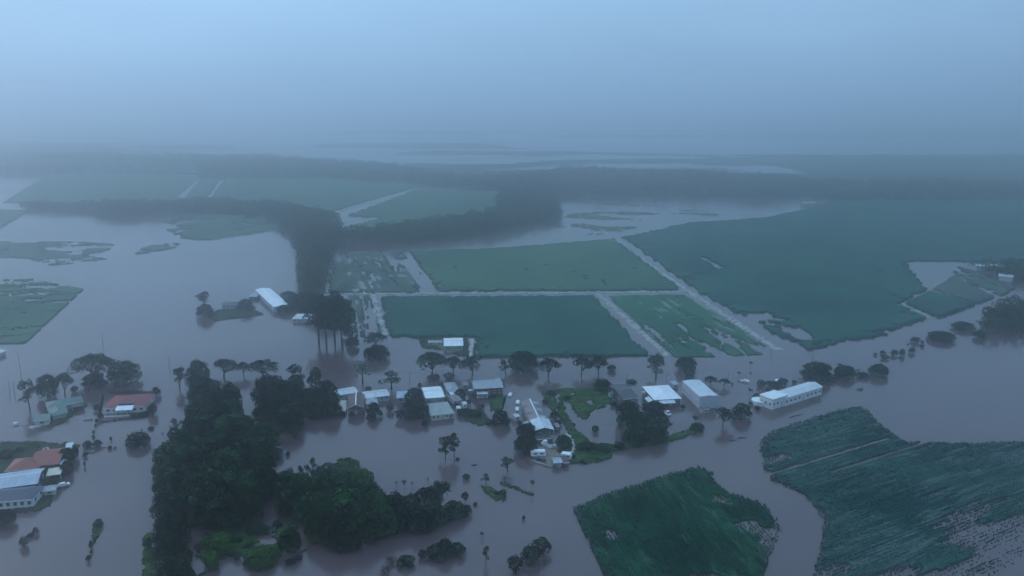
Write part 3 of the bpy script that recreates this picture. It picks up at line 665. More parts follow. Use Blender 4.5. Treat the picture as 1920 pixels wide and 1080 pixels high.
# grove, branch by branch
def grove(rows, label, group):
    for (k, cx, top, base, w, *lf) in rows: tree(k, cx, top, base, w, label, group, leaf=lf[0] if lf else None)
tree('gum', 337, 681, 728, 38, 'ragged open tree at upper left tip of the grove', GR, leaf='leaf_dark')
tree('round', 373, 671, 735, 46, 'tall dense tree at the upper left of the grove', GR)
grove([('round',388,704,768,66), ('round',408,728,790,58), ('round',434,712,778,42), ('round',430,745,812,62), ('round',378,740,805,62)],
      'dense dark tree merged into the upper left arm of the grove', 'upper left arm of the grove')
tree('gum', 555, 682, 742, 50, 'tall tree with pointed top on the upper right arm', 'upper right arm of the grove', leaf='leaf_dark')
tree('gum', 594, 683, 740, 44, 'spreading tree at right end of the upper right arm', 'upper right arm of the grove', leaf='leaf_dark')
grove([('round',508,700,770,70), ('round',550,705,778,62), ('round',508,730,798,66), ('round',545,752,812,56)],
      'dense dark tree merged into the upper right arm of the grove', 'upper right arm of the grove')
grove([('round',590,722,780,56), ('round',616,708,772,42), ('round',622,738,786,42), ('round',595,746,788,44)],
      'dark tree in the clump just left of the maroon house', 'clump left of the maroon house')
tree('bush', 467, 778, 806, 26, 'small round tree in the notch between the grove arms')
tree('gum', 333, 782, 812, 28, 'pale half bare tree at left side of the grove', leaf='leaf_grey')
tree('bush', 327, 800, 826, 26, 'low bush at left side below the pale half bare tree')
tree('bush', 512, 840, 868, 40, 'low bushy tree at the right side of the grove', leaf='leaf_mid')
tree('bush', 540, 846, 856, 10, 'tiny bush off the right side of the grove')
tree('willow', 552, 803, 822, 30, 'low leaning half drowned tree right of the grove', leaf='leaf_mid')
grove([('round',385,762,832,86), ('round',440,772,842,84,'leaf_green'), ('round',495,790,852,64,'leaf_green'), ('round',350,800,862,60,'leaf_green'), ('round',412,800,872,92), ('round',468,815,880,86)],
      'big dark tree in the thick waist of the grove', 'waist of the grove')
grove([('round',325,825,905,78,'leaf_green'), ('round',370,830,915,88), ('round',425,838,930,92,'leaf_green'), ('round',478,842,925,86), ('round',350,870,955,96), ('round',312,868,935,50,'leaf_green'), ('round',410,880,965,96), ('round',466,880,960,90,'leaf_green'), ('round',500,868,940,50)],
      'huge dark tree in the broad lower middle of the grove', 'lower middle of the grove')
grove([('round',318,915,985,64), ('round',368,915,990,84), ('round',420,925,1000,84), ('round',465,925,985,60)],
      'dark tree along the lower front edge of the grove', 'front edge of the grove')
grove([('round',325,950,1035,66), ('round',318,990,1065,56), ('round',338,1005,1080,48), ('round',325,1040,1115,66), ('round',352,1055,1130,50)],
      'dark tree in the narrow tail of the grove at bottom left', 'tail of the grove')
tree('bush', 371, 1018, 1038, 16, 'grey shrub right of the grove tail', leaf='leaf_grey')
tree('round', 545, 988, 1040, 46, 'lone round dark tree on the drowned grass between groves')
tree('round', 478, 982, 1005, 40, 'low leafy tree on drowned grass left of lone round tree', leaf='leaf_mid')
tree('bush', 450, 1006, 1020, 14, 'round bush on drowned grass between two bright patches')
tree('bush', 436, 1006, 1020, 12, 'smaller round bush beside the grove on drowned grass')
tree('round', 490, 1018, 1068, 62, 'bright vine covered mound on drowned grass at bottom', leaf='leaf_light', z0=-1.5)
tree('bush', 410, 996, 1040, 52, 'bright leafy thicket left of the vine covered mound', leaf='leaf_light')
tree('bush', 395, 1030, 1068, 40, 'bright low thicket at bottom right of the grove tail', leaf='leaf_light')
tree('bush', 590, 1000, 1022, 26, 'bright shrub right of the lone round tree', leaf='leaf_light')
tree('bush', 545, 1048, 1060, 22, 'ragged shrub below the lone round tree')
tree('bush', 460, 1052, 1064, 12, 'dark shrub at the water left of vine covered mound')
# right hand grove
tree('gum', 566, 868, 905, 18, 'slim emergent tree on the left top of right hand grove', leaf='leaf_dark')
tree('gum', 585, 856, 905, 26, 'spreading emergent tree on top of right hand grove', leaf='leaf_dark')
tree('umbrella', 650, 858, 905, 60, 'pale green flat crown at very top of right hand grove', GR2, leaf='leaf_light')
tree('round', 680, 875, 930, 50, 'light green vine hung tree at upper right of grove', GR2, leaf='leaf_light')
tree('round', 612, 868, 925, 52, 'light green tree left of the pale flat crown', GR2, leaf='leaf_mid')
grove([('round',540,876,945,54), ('round',570,882,955,64,'leaf_green'), ('round',600,890,965,70,'leaf_green'), ('round',645,882,950,76,'leaf_green'), ('round',690,900,970,68,'leaf_green'), ('round',545,905,975,56), ('round',590,920,990,80,'leaf_green'), ('round',650,915,990,84,'leaf_green'), ('round',708,918,985,64,'leaf_green')],
      'dark tree in the back half of the right hand grove', 'back of the right hand grove')
grove([('round',635,955,1033,78), ('round',600,945,1015,60,'leaf_green'), ('round',675,955,1028,84,'leaf_green'), ('round',718,945,1010,66,'leaf_green'), ('round',648,985,1036,66)],
      'dark tree in the front left bulge of the right hand grove', 'front of the right hand grove')
grove([('round',742,920,978,44), ('round',770,922,982,46), ('round',750,945,1000,54), ('round',790,945,1002,60), ('round',815,940,990,50)],
      'dark low tree in the middle of the long right tail', 'right tail of the right hand grove')
tree('umbrella', 800, 913, 965, 54, 'domed tree on the long right tail, left of two')
tree('umbrella', 826, 903, 962, 60, 'domed tree on the long right tail, highest one')
tree('round', 852, 938, 978, 44, 'low tree near the tip of the long right tail')
tree('bush', 872, 945, 970, 26, 'bush at the very tip of the long right tail')
tree('bush', 720, 975, 1008, 60, 'bright green undergrowth at front edge of right hand grove', leaf='leaf_light')
tree('palm', 758, 899, 918, 11, 'small palm behind the right tail, taller one')
tree('palm', 743, 903, 912, 9, 'small palm behind the right tail, leftmost')
tree('palm', 773, 903, 912, 7, 'small palm behind the right tail, rightmost of three')
tree('palm', 802, 895, 906, 6, 'tiny palm alone in water behind the right tail')
tree('umbrella', 872, 922, 944, 17, 'little flat crowned tree off the tip of right tail')
tree('bush', 891, 941, 949, 9, 'little drowned bush in the water right of the tail tip')
tree('bush', 874, 888, 901, 18, 'dark bush at upper left end of the reed strip', 'bushes along the reed strip')
tree('gum', 911, 888, 908, 20, 'small tree above the middle of the reed strip', 'bushes along the reed strip')
tree('bush', 943, 917, 931, 18, 'bush at lower end of the reed strip', 'bushes along the reed strip')
tree('bush', 931, 920, 930, 12, 'small bush left of the lowest reed strip bush', 'bushes along the reed strip')
tree('palm', 946, 895, 903, 9, 'tiny palm at left of the thin second reed strip')
tree('palm', 998, 898, 922, 10, 'lone small palm at right end of thin second reed strip')
tree('tallgum', 835, 815, 861, 22, 'slim tree with round head on bare trunk, left of two', 'two slim trees in the open water', rot=.4)
tree('tallgum', 852, 809, 857, 19, 'slim tree with round head on bare trunk, right of two', 'two slim trees in the open water', rot=1.9)
tree('bush', 858, 858, 864, 9, 'small bush at foot of the two slim trees')
tree('gum', 952, 854, 884, 28, 'dark ragged small tree below the long brown shed', leaf='leaf_dark')
tree('bush', 762, 1042, 1066, 38, 'dark oval bush near the bottom centre')
tree('round', 834, 1008, 1048, 34, 'dark tree on the long bush clump at bottom centre')
tree('bush', 820, 1022, 1052, 54, 'dark left part of long bush clump at bottom centre')
tree('bush', 857, 1018, 1046, 36, 'dark right part of long bush clump at bottom centre')
tree('bush', 792, 1030, 1050, 20, 'lighter fringe bush at left of long bush clump', leaf='leaf_mid')
tree('willow', 735, 1044, 1056, 30, 'brownish half drowned twiggy shrub left of oval bush', leaf='leaf_red')
tree('willow', 722, 1064, 1074, 24, 'brownish drowned twigs at bottom left of oval bush', leaf='leaf_red')
tree('gum', 911, 1022, 1058, 20, 'small dark tree standing alone at bottom centre', leaf='leaf_dark')
tree('palm', 904, 997, 1009, 10, 'tiny palm above the small dark lone tree')
tree('bush', 982, 966, 976, 7, 'tiny round shrub alone above the cane island edge')
tree('bush', 1016, 1006, 1044, 38, 'dark tree at upper end of the leaning clump', leaf='leaf_dark')
tree('bush', 995, 1020, 1060, 42, 'dark tree in the middle of the leaning clump', leaf='leaf_dark')
tree('bush', 966, 1040, 1078, 36, 'dark tree at lower left of the leaning clump', leaf='leaf_dark')
tree('gum', 1020, 1044, 1070, 12, 'thin grey sapling below the leaning clump', leaf='leaf_grey')
# middle gardens
tree('bush', 700, 752, 785, 26, 'garden bush right of the maroon house')
tree('bush', 697, 772, 792, 22, 'lower garden bush right of the maroon house')
tree('bush', 714, 768, 782, 10, 'small shrub between maroon house and the reddish bush')
tree('bush', 732, 755, 774, 16, 'round reddish bush in front of the white roofs', leaf='leaf_red')
tree('round', 778, 724, 775, 40, 'tall dark tree in front of the bright white roof')
tree('round', 780, 745, 790, 52, 'bushy tree below the tall dark one, white roof side')
tree('bush', 752, 766, 790, 24, 'low bush left of the bushy tree by bright white roof')
tree('bush', 798, 786, 802, 16, 'round bush in water left of the hip roofed house')
tree('bush', 706, 738, 748, 10, 'small shrub in front of middle white roof')
tree('bush', 814, 700, 718, 30, 'reddish dark shrub behind the bright white roof', leaf='leaf_red')
tree('bush', 842, 698, 716, 26, 'reddish dark shrub behind the cluttered yard', leaf='leaf_red')
tree('bush', 787, 717, 727, 9, 'tiny bush at back left corner of the bright white roof')
tree('bush', 862, 728, 750, 24, 'dark garden bush in the cluttered yard', leaf='leaf_dark')
tree('bush', 872, 765, 785, 34, 'leafy bush right of the hip roofed house', leaf='leaf_mid')
tree('bush', 892, 768, 787, 24, 'dark bush on the bank between hip roof and long fence')
tree('round', 937, 767, 802, 36, 'dark round tree at foot of the long fence')
tree('bush', 950, 782, 802, 20, 'bush at right of dark round tree by the fence foot')
tree('bush', 920, 786, 798, 22, 'low green bush left of dark tree by the fence foot', leaf='leaf_mid')
tree('round', 988, 792, 828, 42, 'dense dark tree left of the pale shed end, upper part')
tree('round', 986, 812, 856, 46, 'dense dark tree left of the pale shed end, lower part')
tree('round', 1057, 814, 846, 34, 'round dark tree right of the parked trucks')
tree('bush', 1040, 770, 790, 22, 'dark bush at right side of the long brown shed')
tree('bush', 1047, 786, 800, 16, 'smaller bush at right side of the long brown shed')
tree('bush', 1034, 732, 745, 20, 'bush at upper left corner of the ring bank', leaf='leaf_mid')
tree('bush', 1074, 794, 799, 12, 'flat bush beside the drowned paddock corner')
tree('bush', 1116, 797, 812, 15, 'lone bush in the drowned paddock')
tree('bush', 1100, 830, 850, 44, 'dark bush on the bank below the drowned paddock')
tree('bush', 1132, 832, 852, 36, 'second dark bush on the bank below the drowned paddock', leaf='leaf_mid')
tree('bush', 1162, 828, 846, 26, 'bush between the bank and the large low grove')
tree('round', 1130, 709, 738, 34, 'dark tree left of the dark roofed house')
tree('bush', 1183, 712, 722, 22, 'round bush behind the dark roofed house')
tree('round', 1178, 748, 806, 50, 'large dark tree below the dark roofed house, left one')
tree('round', 1226, 752, 800, 54, 'large dark tree below the white roofed house')
tree('round', 1196, 770, 812, 50, 'dark tree filling the gap of the two large ones')
tree('round', 1192, 797, 840, 52, 'low wide dark tree at waterside, left one')
tree('round', 1228, 793, 836, 52, 'low wide dark tree at waterside, right one')
tree('round', 1307, 792, 812, 28, 'dark bushy tree at right tip of the thin bank')
tree('palm', 1303, 779, 800, 16, 'small palm at right tip of the thin bank')
tree('umbrella', 1355, 763, 798, 42, 'wide tree in the water below the big shed, left one')
tree('round', 1391, 754, 790, 38, 'round tree in the water below the big shed, right one')
tree('umbrella', 1332, 705, 722, 26, 'flat dark tree right of the big shed, left one')
tree('umbrella', 1357, 709, 726, 24, 'flat dark tree right of the big shed, right one')
tree('bush', 1373, 717, 722, 5, 'tiny dark shrub right of the flat dark trees')
tree('palm', 1406, 726, 748, 12, 'small palm left of the white round tank')
tree('bush', 1419, 737, 752, 22, 'dark bush behind the white round tank')
tree('bush', 1408, 753, 760, 12, 'low bush left of the white round tank')
tree('bush', 1420, 760, 771, 12, 'small bush in water below the white round tank')
tree('bush', 1428, 711, 728, 20, 'dark shrub behind the long white building, leftmost', 'shrubs behind the long white building')
tree('bush', 1448, 714, 730, 26, 'dark shrub behind the long white building, second from left', 'shrubs behind the long white building')
tree('bush', 1466, 708, 728, 26, 'dark shrub behind the long white building, middle tall one', 'shrubs behind the long white building')
tree('bush', 1489, 712, 722, 12, 'dark shrub behind the long white building, rightmost', 'shrubs behind the long white building')
tree('round', 1532, 678, 722, 64, 'broad dark tree at right end of the long white building')
tree('round', 1583, 684, 714, 42, 'dome shaped tree right of the broad dark one')
tree('palm', 1573, 680, 695, 10, 'small palm poking up behind the dome shaped tree')
tree('bush', 1618, 697, 712, 24, 'low bush between two dome shaped trees')
tree('palm', 1608, 692, 705, 8, 'tiny palm between two dome shaped trees')
tree('round', 1647, 681, 710, 38, 'dome shaped tree at right end of the near tree line')
LN = 'bushes in the line toward the right edge'
for (cx, t, b, w, lab) in [(1641,661,668,9,'first bush of the far line from the left'), (1655,657,665,13,'second bush of the far line, flat topped'), (1659,665,676,18,'third bush of the far line, lowest'), (1676,655,669,15,'fourth bush of the far line from the left'),
    (1691,653,669,12,'fifth bush of the far line from the left'), (1709,650,664,14,'sixth bush of the far line, round'), (1716,631,645,19,'largest bush of the far line near its right end'), (1729,638,646,9,'upper small bush right of the largest in far line'),
    (1729,646,653,9,'lower small bush right of the largest in far line'), (1702,643,647,5,'speck of bush above the middle of the far line')]:
    tree('bush', cx, t, b, w, lab, LN)
tree('round', 1765, 621, 647, 52, 'oblong dark clump in the canal right of far bush line')
tree('round', 1806, 603, 625, 44, 'dark clump left of the big hazy grove', leaf='leaf_mid')
tree('round', 1836, 618, 638, 24, 'small round tree at lower left of the big hazy grove')
# little trees in front of the far water strip at left
for (cx, t, b, w, lab) in [(174,313,324,18,'first'), (202,309,324,22,'second'), (222,310,324,18,'third'), (245,309,324,16,'fourth'), (278,309,324,26,'fifth'), (302,315,324,12,'sixth'), (330,312,325,34,'seventh')]:
    tree('round', cx, t, b, w, lab + ' from left of the hazy trees before the far water', 'hazy trees before the far left water', leaf='leaf_mid')

# hedges
def hedge(a, b, h, w, label, mat='leaf_dark'):
    p, q = G(*a), G(*b); L = np.linalg.norm(q-p); n = int(L*h*26)
    t = rng.random(n); side = rng.normal(0, 1, (n,3)); side /= np.linalg.norm(side,axis=1)[:,None]; side[:,2] = np.abs(side[:,2])
    c = p + (q-p)*t[:,None]; P = c + side*np.array([w/2, w/2, 0]) ; P[:,2] = h*side[:,2]*rng.uniform(.3,1.05,n)*(.8+.4*vnoise(t*L, t*0, 2.5))
    v, f = cards(P - np.array([p[0],p[1],0]), side, .55, .4); o = mesh_np('hedge', v, f, M[mat]); o.location = (p[0], p[1], 0)
    return tag(o, label, 'hedge')
hedge((192,792),(276,782), 1.0, .9, 'thin dark hedge along the front of the red roofed house')
hedge((205,737),(290,737), 1.6, 1.0, 'dark hedge behind the red roofed house')
hedge((193,742),(188,772), 1.8, 1.2, 'dark hedge down the left side of the red roofed house')
hedge((948,744),(938,778), 1.5, 1.0, 'curved dark hedge right of the maroon walled house')

# ------------------------------------------------------------------ buildings
def frame_from(FL, FR, BL, z, side=False):
    if side:
        a, b, c = G(*FL, z), G(*FR, z), G(*BL, z); uy = (c-a)[:2]; D = np.linalg.norm(uy); uy /= D; ux = np.array([uy[1], -uy[0]]); W_ = float((b-a)[:2] @ ux)
        return a[:2] + ux*W_/2 + uy*D/2, W_, D, math.atan2(ux[1], ux[0])
    a, b, c = G(*FL, z), G(*FR, z), G(*BL, z)
    ux = (b-a)[:2]; W_ = np.linalg.norm(ux); ux /= W_; uy = np.array([-ux[1], ux[0]]); D = float((c-a)[:2] @ uy)
    ctr = a[:2] + ux*W_/2 + uy*D/2
    return ctr, W_, D, math.atan2(ux[1], ux[0])

def gable_roof(mb, x0, x1, y0, y1, z, rh, axis='x', t=.14):
    if axis == 'x':
        ym = (y0+y1)/2
        mb.slab([(x0,y0,z),(x1,y0,z),(x1,ym,z+rh),(x0,ym,z+rh)], t); mb.slab([(x1,y1,z),(x0,y1,z),(x0,ym,z+rh),(x1,ym,z+rh)], t)
    else:
        xm = (x0+x1)/2
        mb.slab([(x0,y1,z),(x0,y0,z),(xm,y0,z+rh),(xm,y1,z+rh)], t); mb.slab([(x1,y0,z),(x1,y1,z),(xm,y1,z+rh),(xm,y0,z+rh)], t)
def hip_roof(mb, x0, x1, y0, y1, z, rh):
    w, d = x1-x0, y1-y0; i = min(w, d)/2*.95
    if w >= d: r0, r1 = (x0+i,(y0+y1)/2,z+rh), (x1-i,(y0+y1)/2,z+rh); fs = [(0,1,5,4),(1,2,5),(2,3,4,5),(3,0,4),(3,2,1,0)]
    else: r0, r1 = ((x0+x1)/2,y0+i,z+rh), ((x0+x1)/2,y1-i,z+rh); fs = [(0,1,4),(1,2,5,4),(2,3,5),(3,0,4,5),(3,2,1,0)]
    mb.add([(x0,y0,z),(x1,y0,z),(x1,y1,z),(x0,y1,z),r0,r1], fs)

def ridge_cap(x0, x1, y, z, axis='x', w=.28):
    mb = MB()
    if axis == 'x': mb.add([(x0,y-w,z-.06),(x0,y,z+.07),(x0,y+w,z-.06),(x1,y-w,z-.06),(x1,y,z+.07),(x1,y+w,z-.06)], [(0,1,2),(5,4,3),(0,3,4,1),(1,4,5,2),(2,5,3,0)])
    else: mb.add([(y-w,x0,z-.06),(y,x0,z+.07),(y+w,x0,z-.06),(y-w,x1,z-.06),(y,x1,z+.07),(y+w,x1,z-.06)], [(2,1,0),(3,4,5),(1,4,3,0),(2,5,4,1),(0,3,5,2)])
    return mb

def window(parent, x, y, z, w, h, face, trim='trim', door=False):
    t = .05; mb = MB(); g = MB()
    def bx(m, a0, a1, z0, z1, d0, d1):
        if face == 'front': m.box(x+a0, x+a1, y-d1, y-d0, z0, z1)
        elif face == 'back': m.box(x+a0, x+a1, y+d0, y+d1, z0, z1)
        elif face == 'left': m.box(x-d1, x-d0, y+a0, y+a1, z0, z1)
        else: m.box(x+d0, x+d1, y+a0, y+a1, z0, z1)
    bx(mb, -w/2-.1, -w/2, z-.1, z+h+.1, 0, .09); bx(mb, w/2, w/2+.1, z-.1, z+h+.1, 0, .09)
    bx(mb, -w/2, w/2, z+h, z+h+.1, 0, .088); bx(mb, -w/2, w/2, z-.1, z, 0, .12)
    fr = mb.build('door_frame' if door else 'window', M[trim], parent)
    bx(g, -w/2, w/2, z, z+h, .004, .04); g.build('door_leaf' if door else 'pane', M['glass'] if not door else M['trim_grey'], fr)
    return fr

def house(name, label, cat, FL, FR, BL, ez, kind='gable_x', rh=1.6, wall='white', roofm='grey', over=.45, wins=3, side=2, group=None, gutter=True, door=True, cap='trim_grey', barge=None, D=None, extra=None, sx=0, wh=1.0, along=False):
    """eave corners given where they show, ez = eave height over the flood"""
    ctr, Wd, Dp, rz = frame_from(FL, FR, BL, ez, along)
    if D: ctr = ctr + np.array([-math.sin(rz), math.cos(rz)])*(D-Dp)/2; Dp = D
    r = empty(name, (ctr[0], ctr[1], 0), rz); tag(r, label, cat, group)
    x0, x1, y0, y1 = -Wd/2, Wd/2, -Dp/2, Dp/2; o = over; a0, a1, b0, b1 = x0+o, x1-o, y0+o, y1-o
    mb = MB(); zt = ez-.02
    if kind == 'gable_x' :
        q = (b1-b0)/2/((y1-y0)/2)*rh - .05; zt = ez + o/((y1-y0)/2)*rh - .16
        mb.add([(a0,b0,-.5),(a1,b0,-.5),(a1,b1,-.5),(a0,b1,-.5),(a0,b0,zt),(a1,b0,zt),(a1,b1,zt),(a0,b1,zt),(a0,0,ez+rh-.16),(a1,0,ez+rh-.16)],
               [(0,1,5,4),(2,3,7,6),(1,2,6,9,5),(3,0,4,8,7)])
    elif kind == 'gable_y':
        zt = ez + o/((x1-x0)/2)*rh - .16
        mb.add([(a0,b0,-.5),(a1,b0,-.5),(a1,b1,-.5),(a0,b1,-.5),(a0,b0,zt),(a1,b0,zt),(a1,b1,zt),(a0,b1,zt),(0,b0,ez+rh-.16),(0,b1,ez+rh-.16)],
               [(0,1,5,8,4),(2,3,7,9,6),(1,2,6,5),(3,0,4,7)])
    else: mb.box(a0, a1, b0, b1, -.5, zt-.15)
    wl_ = mb.build('wall', W[wall], r)
    mb = MB()
    if kind == 'gable_x': gable_roof(mb, x0, x1, y0, y1, ez, rh, 'x')
    elif kind == 'gable_y': gable_roof(mb, x0, x1, y0, y1, ez, rh, 'y')
    elif kind == 'hip': hip_roof(mb, x0, x1, y0, y1, ez, rh)
    elif kind == 'skillion': mb.slab([(x0,y0,ez),(x1,y0,ez),(x1,y1,ez+rh),(x0,y1,ez+rh)], .16)
    rf = mb.build('roof', R[roofm], r)
    if cap and kind == 'gable_x': ridge_cap(x0, x1, 0, ez+rh).build('ridge_cap', M[cap], rf)
    if cap and kind == 'gable_y': ridge_cap(y0, y1, 0, ez+rh, 'y').build('ridge_cap', M[cap], rf)
    if gutter and kind in ('gable_x','hip','skillion'): MB().box(x0, x1, y0-.14, y0-.01, ez-.16, ez-.02).build('gutter', M['trim'], rf)
    if gutter and kind == 'gable_y':
        MB().box(x1+.01, x1+.14, y0, y1, ez-.16, ez-.02).build('gutter', M['trim'], rf); MB().box(x0-.14, x0-.01, y0, y1, ez-.16, ez-.02).build('gutter', M['trim'], rf)
    if barge:
        m2 = MB(); m2.slab([(x0,y0-.03,ez-.12),(x0,y0-.03,ez+.16),(0,y0-.03,ez+rh+.16),(0,y0-.03,ez+rh-.12)], .08); m2.slab([(0,y0-.03,ez+rh-.12),(0,y0-.03,ez+rh+.16),(x1,y0-.03,ez+.16),(x1,y0-.03,ez-.12)], .08)
        m2.build('barge_board', M['trim'], rf)
    wz = max(.35, ez*.36); hh = min(1.2, ez*.36)*wh
    for i in range(wins):
        x = a0 + (a1-a0)*(i+.5)/wins
        if door and i == wins//2 and wins > 1: window(wl_, x, b0, -.4, .95, wz+hh+.4-.1, 'front', door=True)
        else: window(wl_, x, b0, wz, min(1.6, (a1-a0)/wins*.5), hh, 'front')
    for i in range(side):
        y = b0 + (b1-b0)*(i+.5)/side
        window(wl_, a1, y, wz, min(1.4, (b1-b0)/side*.45), hh, 'right'); window(wl_, a0, y, wz, min(1.4, (b1-b0)/side*.45), hh, 'left')
    return r, rf, wl_, (x0, x1, y0, y1)

# green roofed L house
r, rf, wl_, q = house('house', 'long house with dull green roofs under the feathery trees at left', 'house', (88,766), (158,753), (97,752), 2.8, 'hip', 1.6, 'greengrey', 'green', wins=5)
x0, x1, y0, y1 = q
mb = MB(); mb.box(x0+1.2, x0+7, y0-11, y0+.2, -.5, 2.4); mb.build('wing_wall', W['greengrey'], r)
mb = MB(); hip_roof(mb, x0+.2, x0+8, y0-11.6, y0+1.5, 2.55, 1.3); mb.build('wing_roof', R['green'], r)
mb = MB(); mb.box(x1-6, x1-.6, y0-4, y0-.05, 2.2, 2.32); mb.build('veranda_roof', R['dark'], r)
for xx in (x1-5.8, x1-.9): MB().box(xx, xx+.15, y0-3.9, y0-3.75, -.5, 2.2).build('veranda_post', M['trim'], r)
house('garage', 'pale yellow garage with green roof in front of green roofed house', 'garage', (62,790), (93,786), (66,778), 2.9, 'gable_x', .9, 'cream', 'green', wins=1, side=1, door=False)
# red roofed house
r, rf, wl_, q = house('house', 'red roofed house with white front porch and hedge around it', 'house', (193,766), (272,762), (205,742), 3.0, 'hip', 2.1, 'white', 'red', wins=6, side=3)
x0, x1, y0, y1 = q
mb = MB(); mb.slab([(-3.6,y0-2.6,2.55),(4.4,y0-2.6,2.55),(4.4,y0+1.2,3.55),(-3.6,y0+1.2,3.55)], .12); mb.build('porch_roof', R['white'], r)
MB().box(-2.8, 3.6, y0+1.9, y0+4.2, 3.2, 4.3).build('dormer', R['dark'], r)
for xx in (-3.4,-.8,1.8,4.1): MB().box(xx, xx+.16, y0-2.4, y0-2.24, -.5, 2.5).build('porch_post', M['trim'], r)
MB().box(x0+.5, x1-6, y0-4.6, y0-2.9, -.3, .25).build('terrace', M['concrete'], r)
for xx in (x0+.2, x1-8): pass
# orange roofed house (two joined hips)
r, rf, wl_, q = house('house', 'big house with orange tiled roof and grey-lit hip end at left', 'house', (8,884), (72,878), (30,860), 2.9, 'hip', 2.3, 'brick', 'orange', wins=5, side=2)
x0, x1, y0, y1 = q
mb = MB(); mb.box(x1-3, x1+6.5, y0+3, y1+6.5, -.5, 2.8); mb.build('wing_wall', W['brick'], r)
mb = MB(); gable_roof(mb, x1-4.2, x1+7, y0+2.2, y1+7.2, 2.95, 2.5, 'x'); mb.build('wing_roof', R['orange'], r)
mb = MB(); mb.slab([(x1+7.05,y0+2.4,2.9),(x1+8.6,y0+2.4,2.2),(x1+8.6,y1+7,2.2),(x1+7.05,y1+7,2.9)], .12); mb.build('lit_side_facet', R['bluegrey'], r)  # facet lit grey by the sky, painted as a separate blue-grey slab
for i in range(3): MB().tube([(x1-2+i*.9,y1+2.5+(i%2)*.8,4.6),(x1-2+i*.9,y1+2.5+(i%2)*.8,5.5)], [.28,.28], 8).build('roof_vent', M['trim'], rf)
house('shed', 'small pale lean-to shed right of the orange roofed house', 'shed', (122,841), (136,839), (126,832), 2.2, 'skillion', .4, 'pale', 'pale', wins=1, side=0, door=False)
house('house', 'pale blue grey gabled roof house at left edge', 'house', (-40,921), (71,906), (-30,892), 3.6, 'gable_x', 1.5, 'dark', 'bluegrey', wins=6, side=2, cap='trim')
house('house', 'navy roofed house with white windowed wall at left edge', 'house', (-50,945), (62,936), (-42,920), 3.6, 'hip', 1.7, 'white', 'navy', wins=8, side=2, door=False, wh=1.25)
house('shed', 'little pale green garden shed right of the navy roof', 'shed', (79,922), (105,918), (80,912), 2.3, 'gable_x', .5, 'cream', 'grey', wins=1, side=0, door=False)
# carport
c, Wd, Dp, rz = frame_from((86,893), (114,889), (92,880), 2.4)
r = empty('carport', (c[0], c[1], 0), rz); tag(r, 'white framed carport beside the pale gabled roof', 'carport')
MB().slab([(-Wd/2,-Dp/2,2.4),(Wd/2,-Dp/2,2.4),(Wd/2,Dp/2,2.8),(-Wd/2,Dp/2,2.8)], .1).build('roof', R['cream'], r)
for xx in (-Wd/2+.1, 0, Wd/2-.25):
    for yy in (-Dp/2+.1, Dp/2-.25): MB().box(xx, xx+.15, yy, yy+.15, -.5, 2.35).build('post', M['trim'], r)
# far white shed
r, rf, wl_, q = house('shed', 'large shed with bright white roof in the wide left water', 'shed', (513,576), (537,567), (478,543), 4.0, 'gable_y', .8, 'lilac', 'white', wins=2, side=4, gutter=False, door=False, along=True, cap=None)
house('shed', 'small dark open lean-to at left of the bright white shed', 'shed', (466,556), (482,556), (467,548), 2.6, 'skillion', .4, 'dark', 'grey', wins=1, side=0, door=False)
house('shed', 'small low roof tucked at lower right of white shed', 'shed', (521,573), (537,570), (525,566), 2.6, 'skillion', .4, 'pale', 'grey', wins=1, side=0, door=False)
house('house', 'dark little house with white windows on the small island', 'house', (415,572), (446,571), (415,566), 3.0, 'gable_x', 1.0, 'lilac', 'dark', wins=4, side=1)
house('house', 'half sunk house with two pale roofs beside the tall gums', 'house', (547,598), (592,598), (551,588), 2.6, 'hip', 1.4, 'lilac', 'pale', wins=5, side=2)
house('house', 'small house with pale roof cut by far left edge', 'house', (-14,668), (12,657), (-18,655), 2.5, 'gable_x', 1.1, 'lilac', 'pale', wins=2, side=1)
# grass island farm sheds
house('shed', 'narrow pale green shed on the grass island by dark field', 'shed', (802,642), (829,642), (803,631), 2.3, 'gable_x', .6, 'pale', 'greygreen', wins=3, side=0, D=5)
house('house', 'bright white roofed house on the grass island by dark field', 'house', (832,649), (869,648), (834,634), 3.0, 'gable_x', .7, 'grey', 'white', wins=3, side=1)
# central row
house('house', 'long pale roof house at left end of central row', 'house', (624,743), (672,735), (626,731), 3.0, 'gable_x', .7, 'lilac', 'pale', wins=5, side=1)
house('house', 'maroon gabled house with white barge boards facing the water', 'house', (651,766), (683,764), (646,742), 3.8, 'gable_y', 1.7, 'maroon', 'maroon', wins=3, side=3, barge=True, cap='trim', gutter=False)
house('shed', 'narrow cream lean-to left of the maroon gabled house', 'shed', (633,771), (649,770), (633,753), 1.8, 'skillion', .4, 'cream', 'cream', wins=1, side=0, door=False)
house('house', 'long white grey roof between maroon house and weeping tree', 'house', (684,747), (731,741), (683,734), 3.0, 'gable_x', .8, 'lilac', 'pale', wins=5, side=1)
house('house', 'lower pale annex roof just right of the maroon gable', 'annex', (686,758), (709,756), (685,746), 2.5, 'hip', .8, 'white', 'grey', wins=3, side=1)
house('house', 'small blue grey roof left of the tall dark garden tree', 'house', (743,746), (770,745), (739,734), 3.0, 'hip', .9, 'grey', 'bluegrey', wins=2, side=1)
house('house', 'bright white square roof in the middle of the central row', 'house', (797,747), (834,744), (786,727), 3.6, 'gable_x', .8, 'grey', 'white', wins=3, side=2)
house('house', 'grey green hip roofed house at water front of central row', 'house', (808,779), (852,774), (802,757), 3.0, 'hip', 1.1, 'cream', 'greygreen', wins=5, side=2)
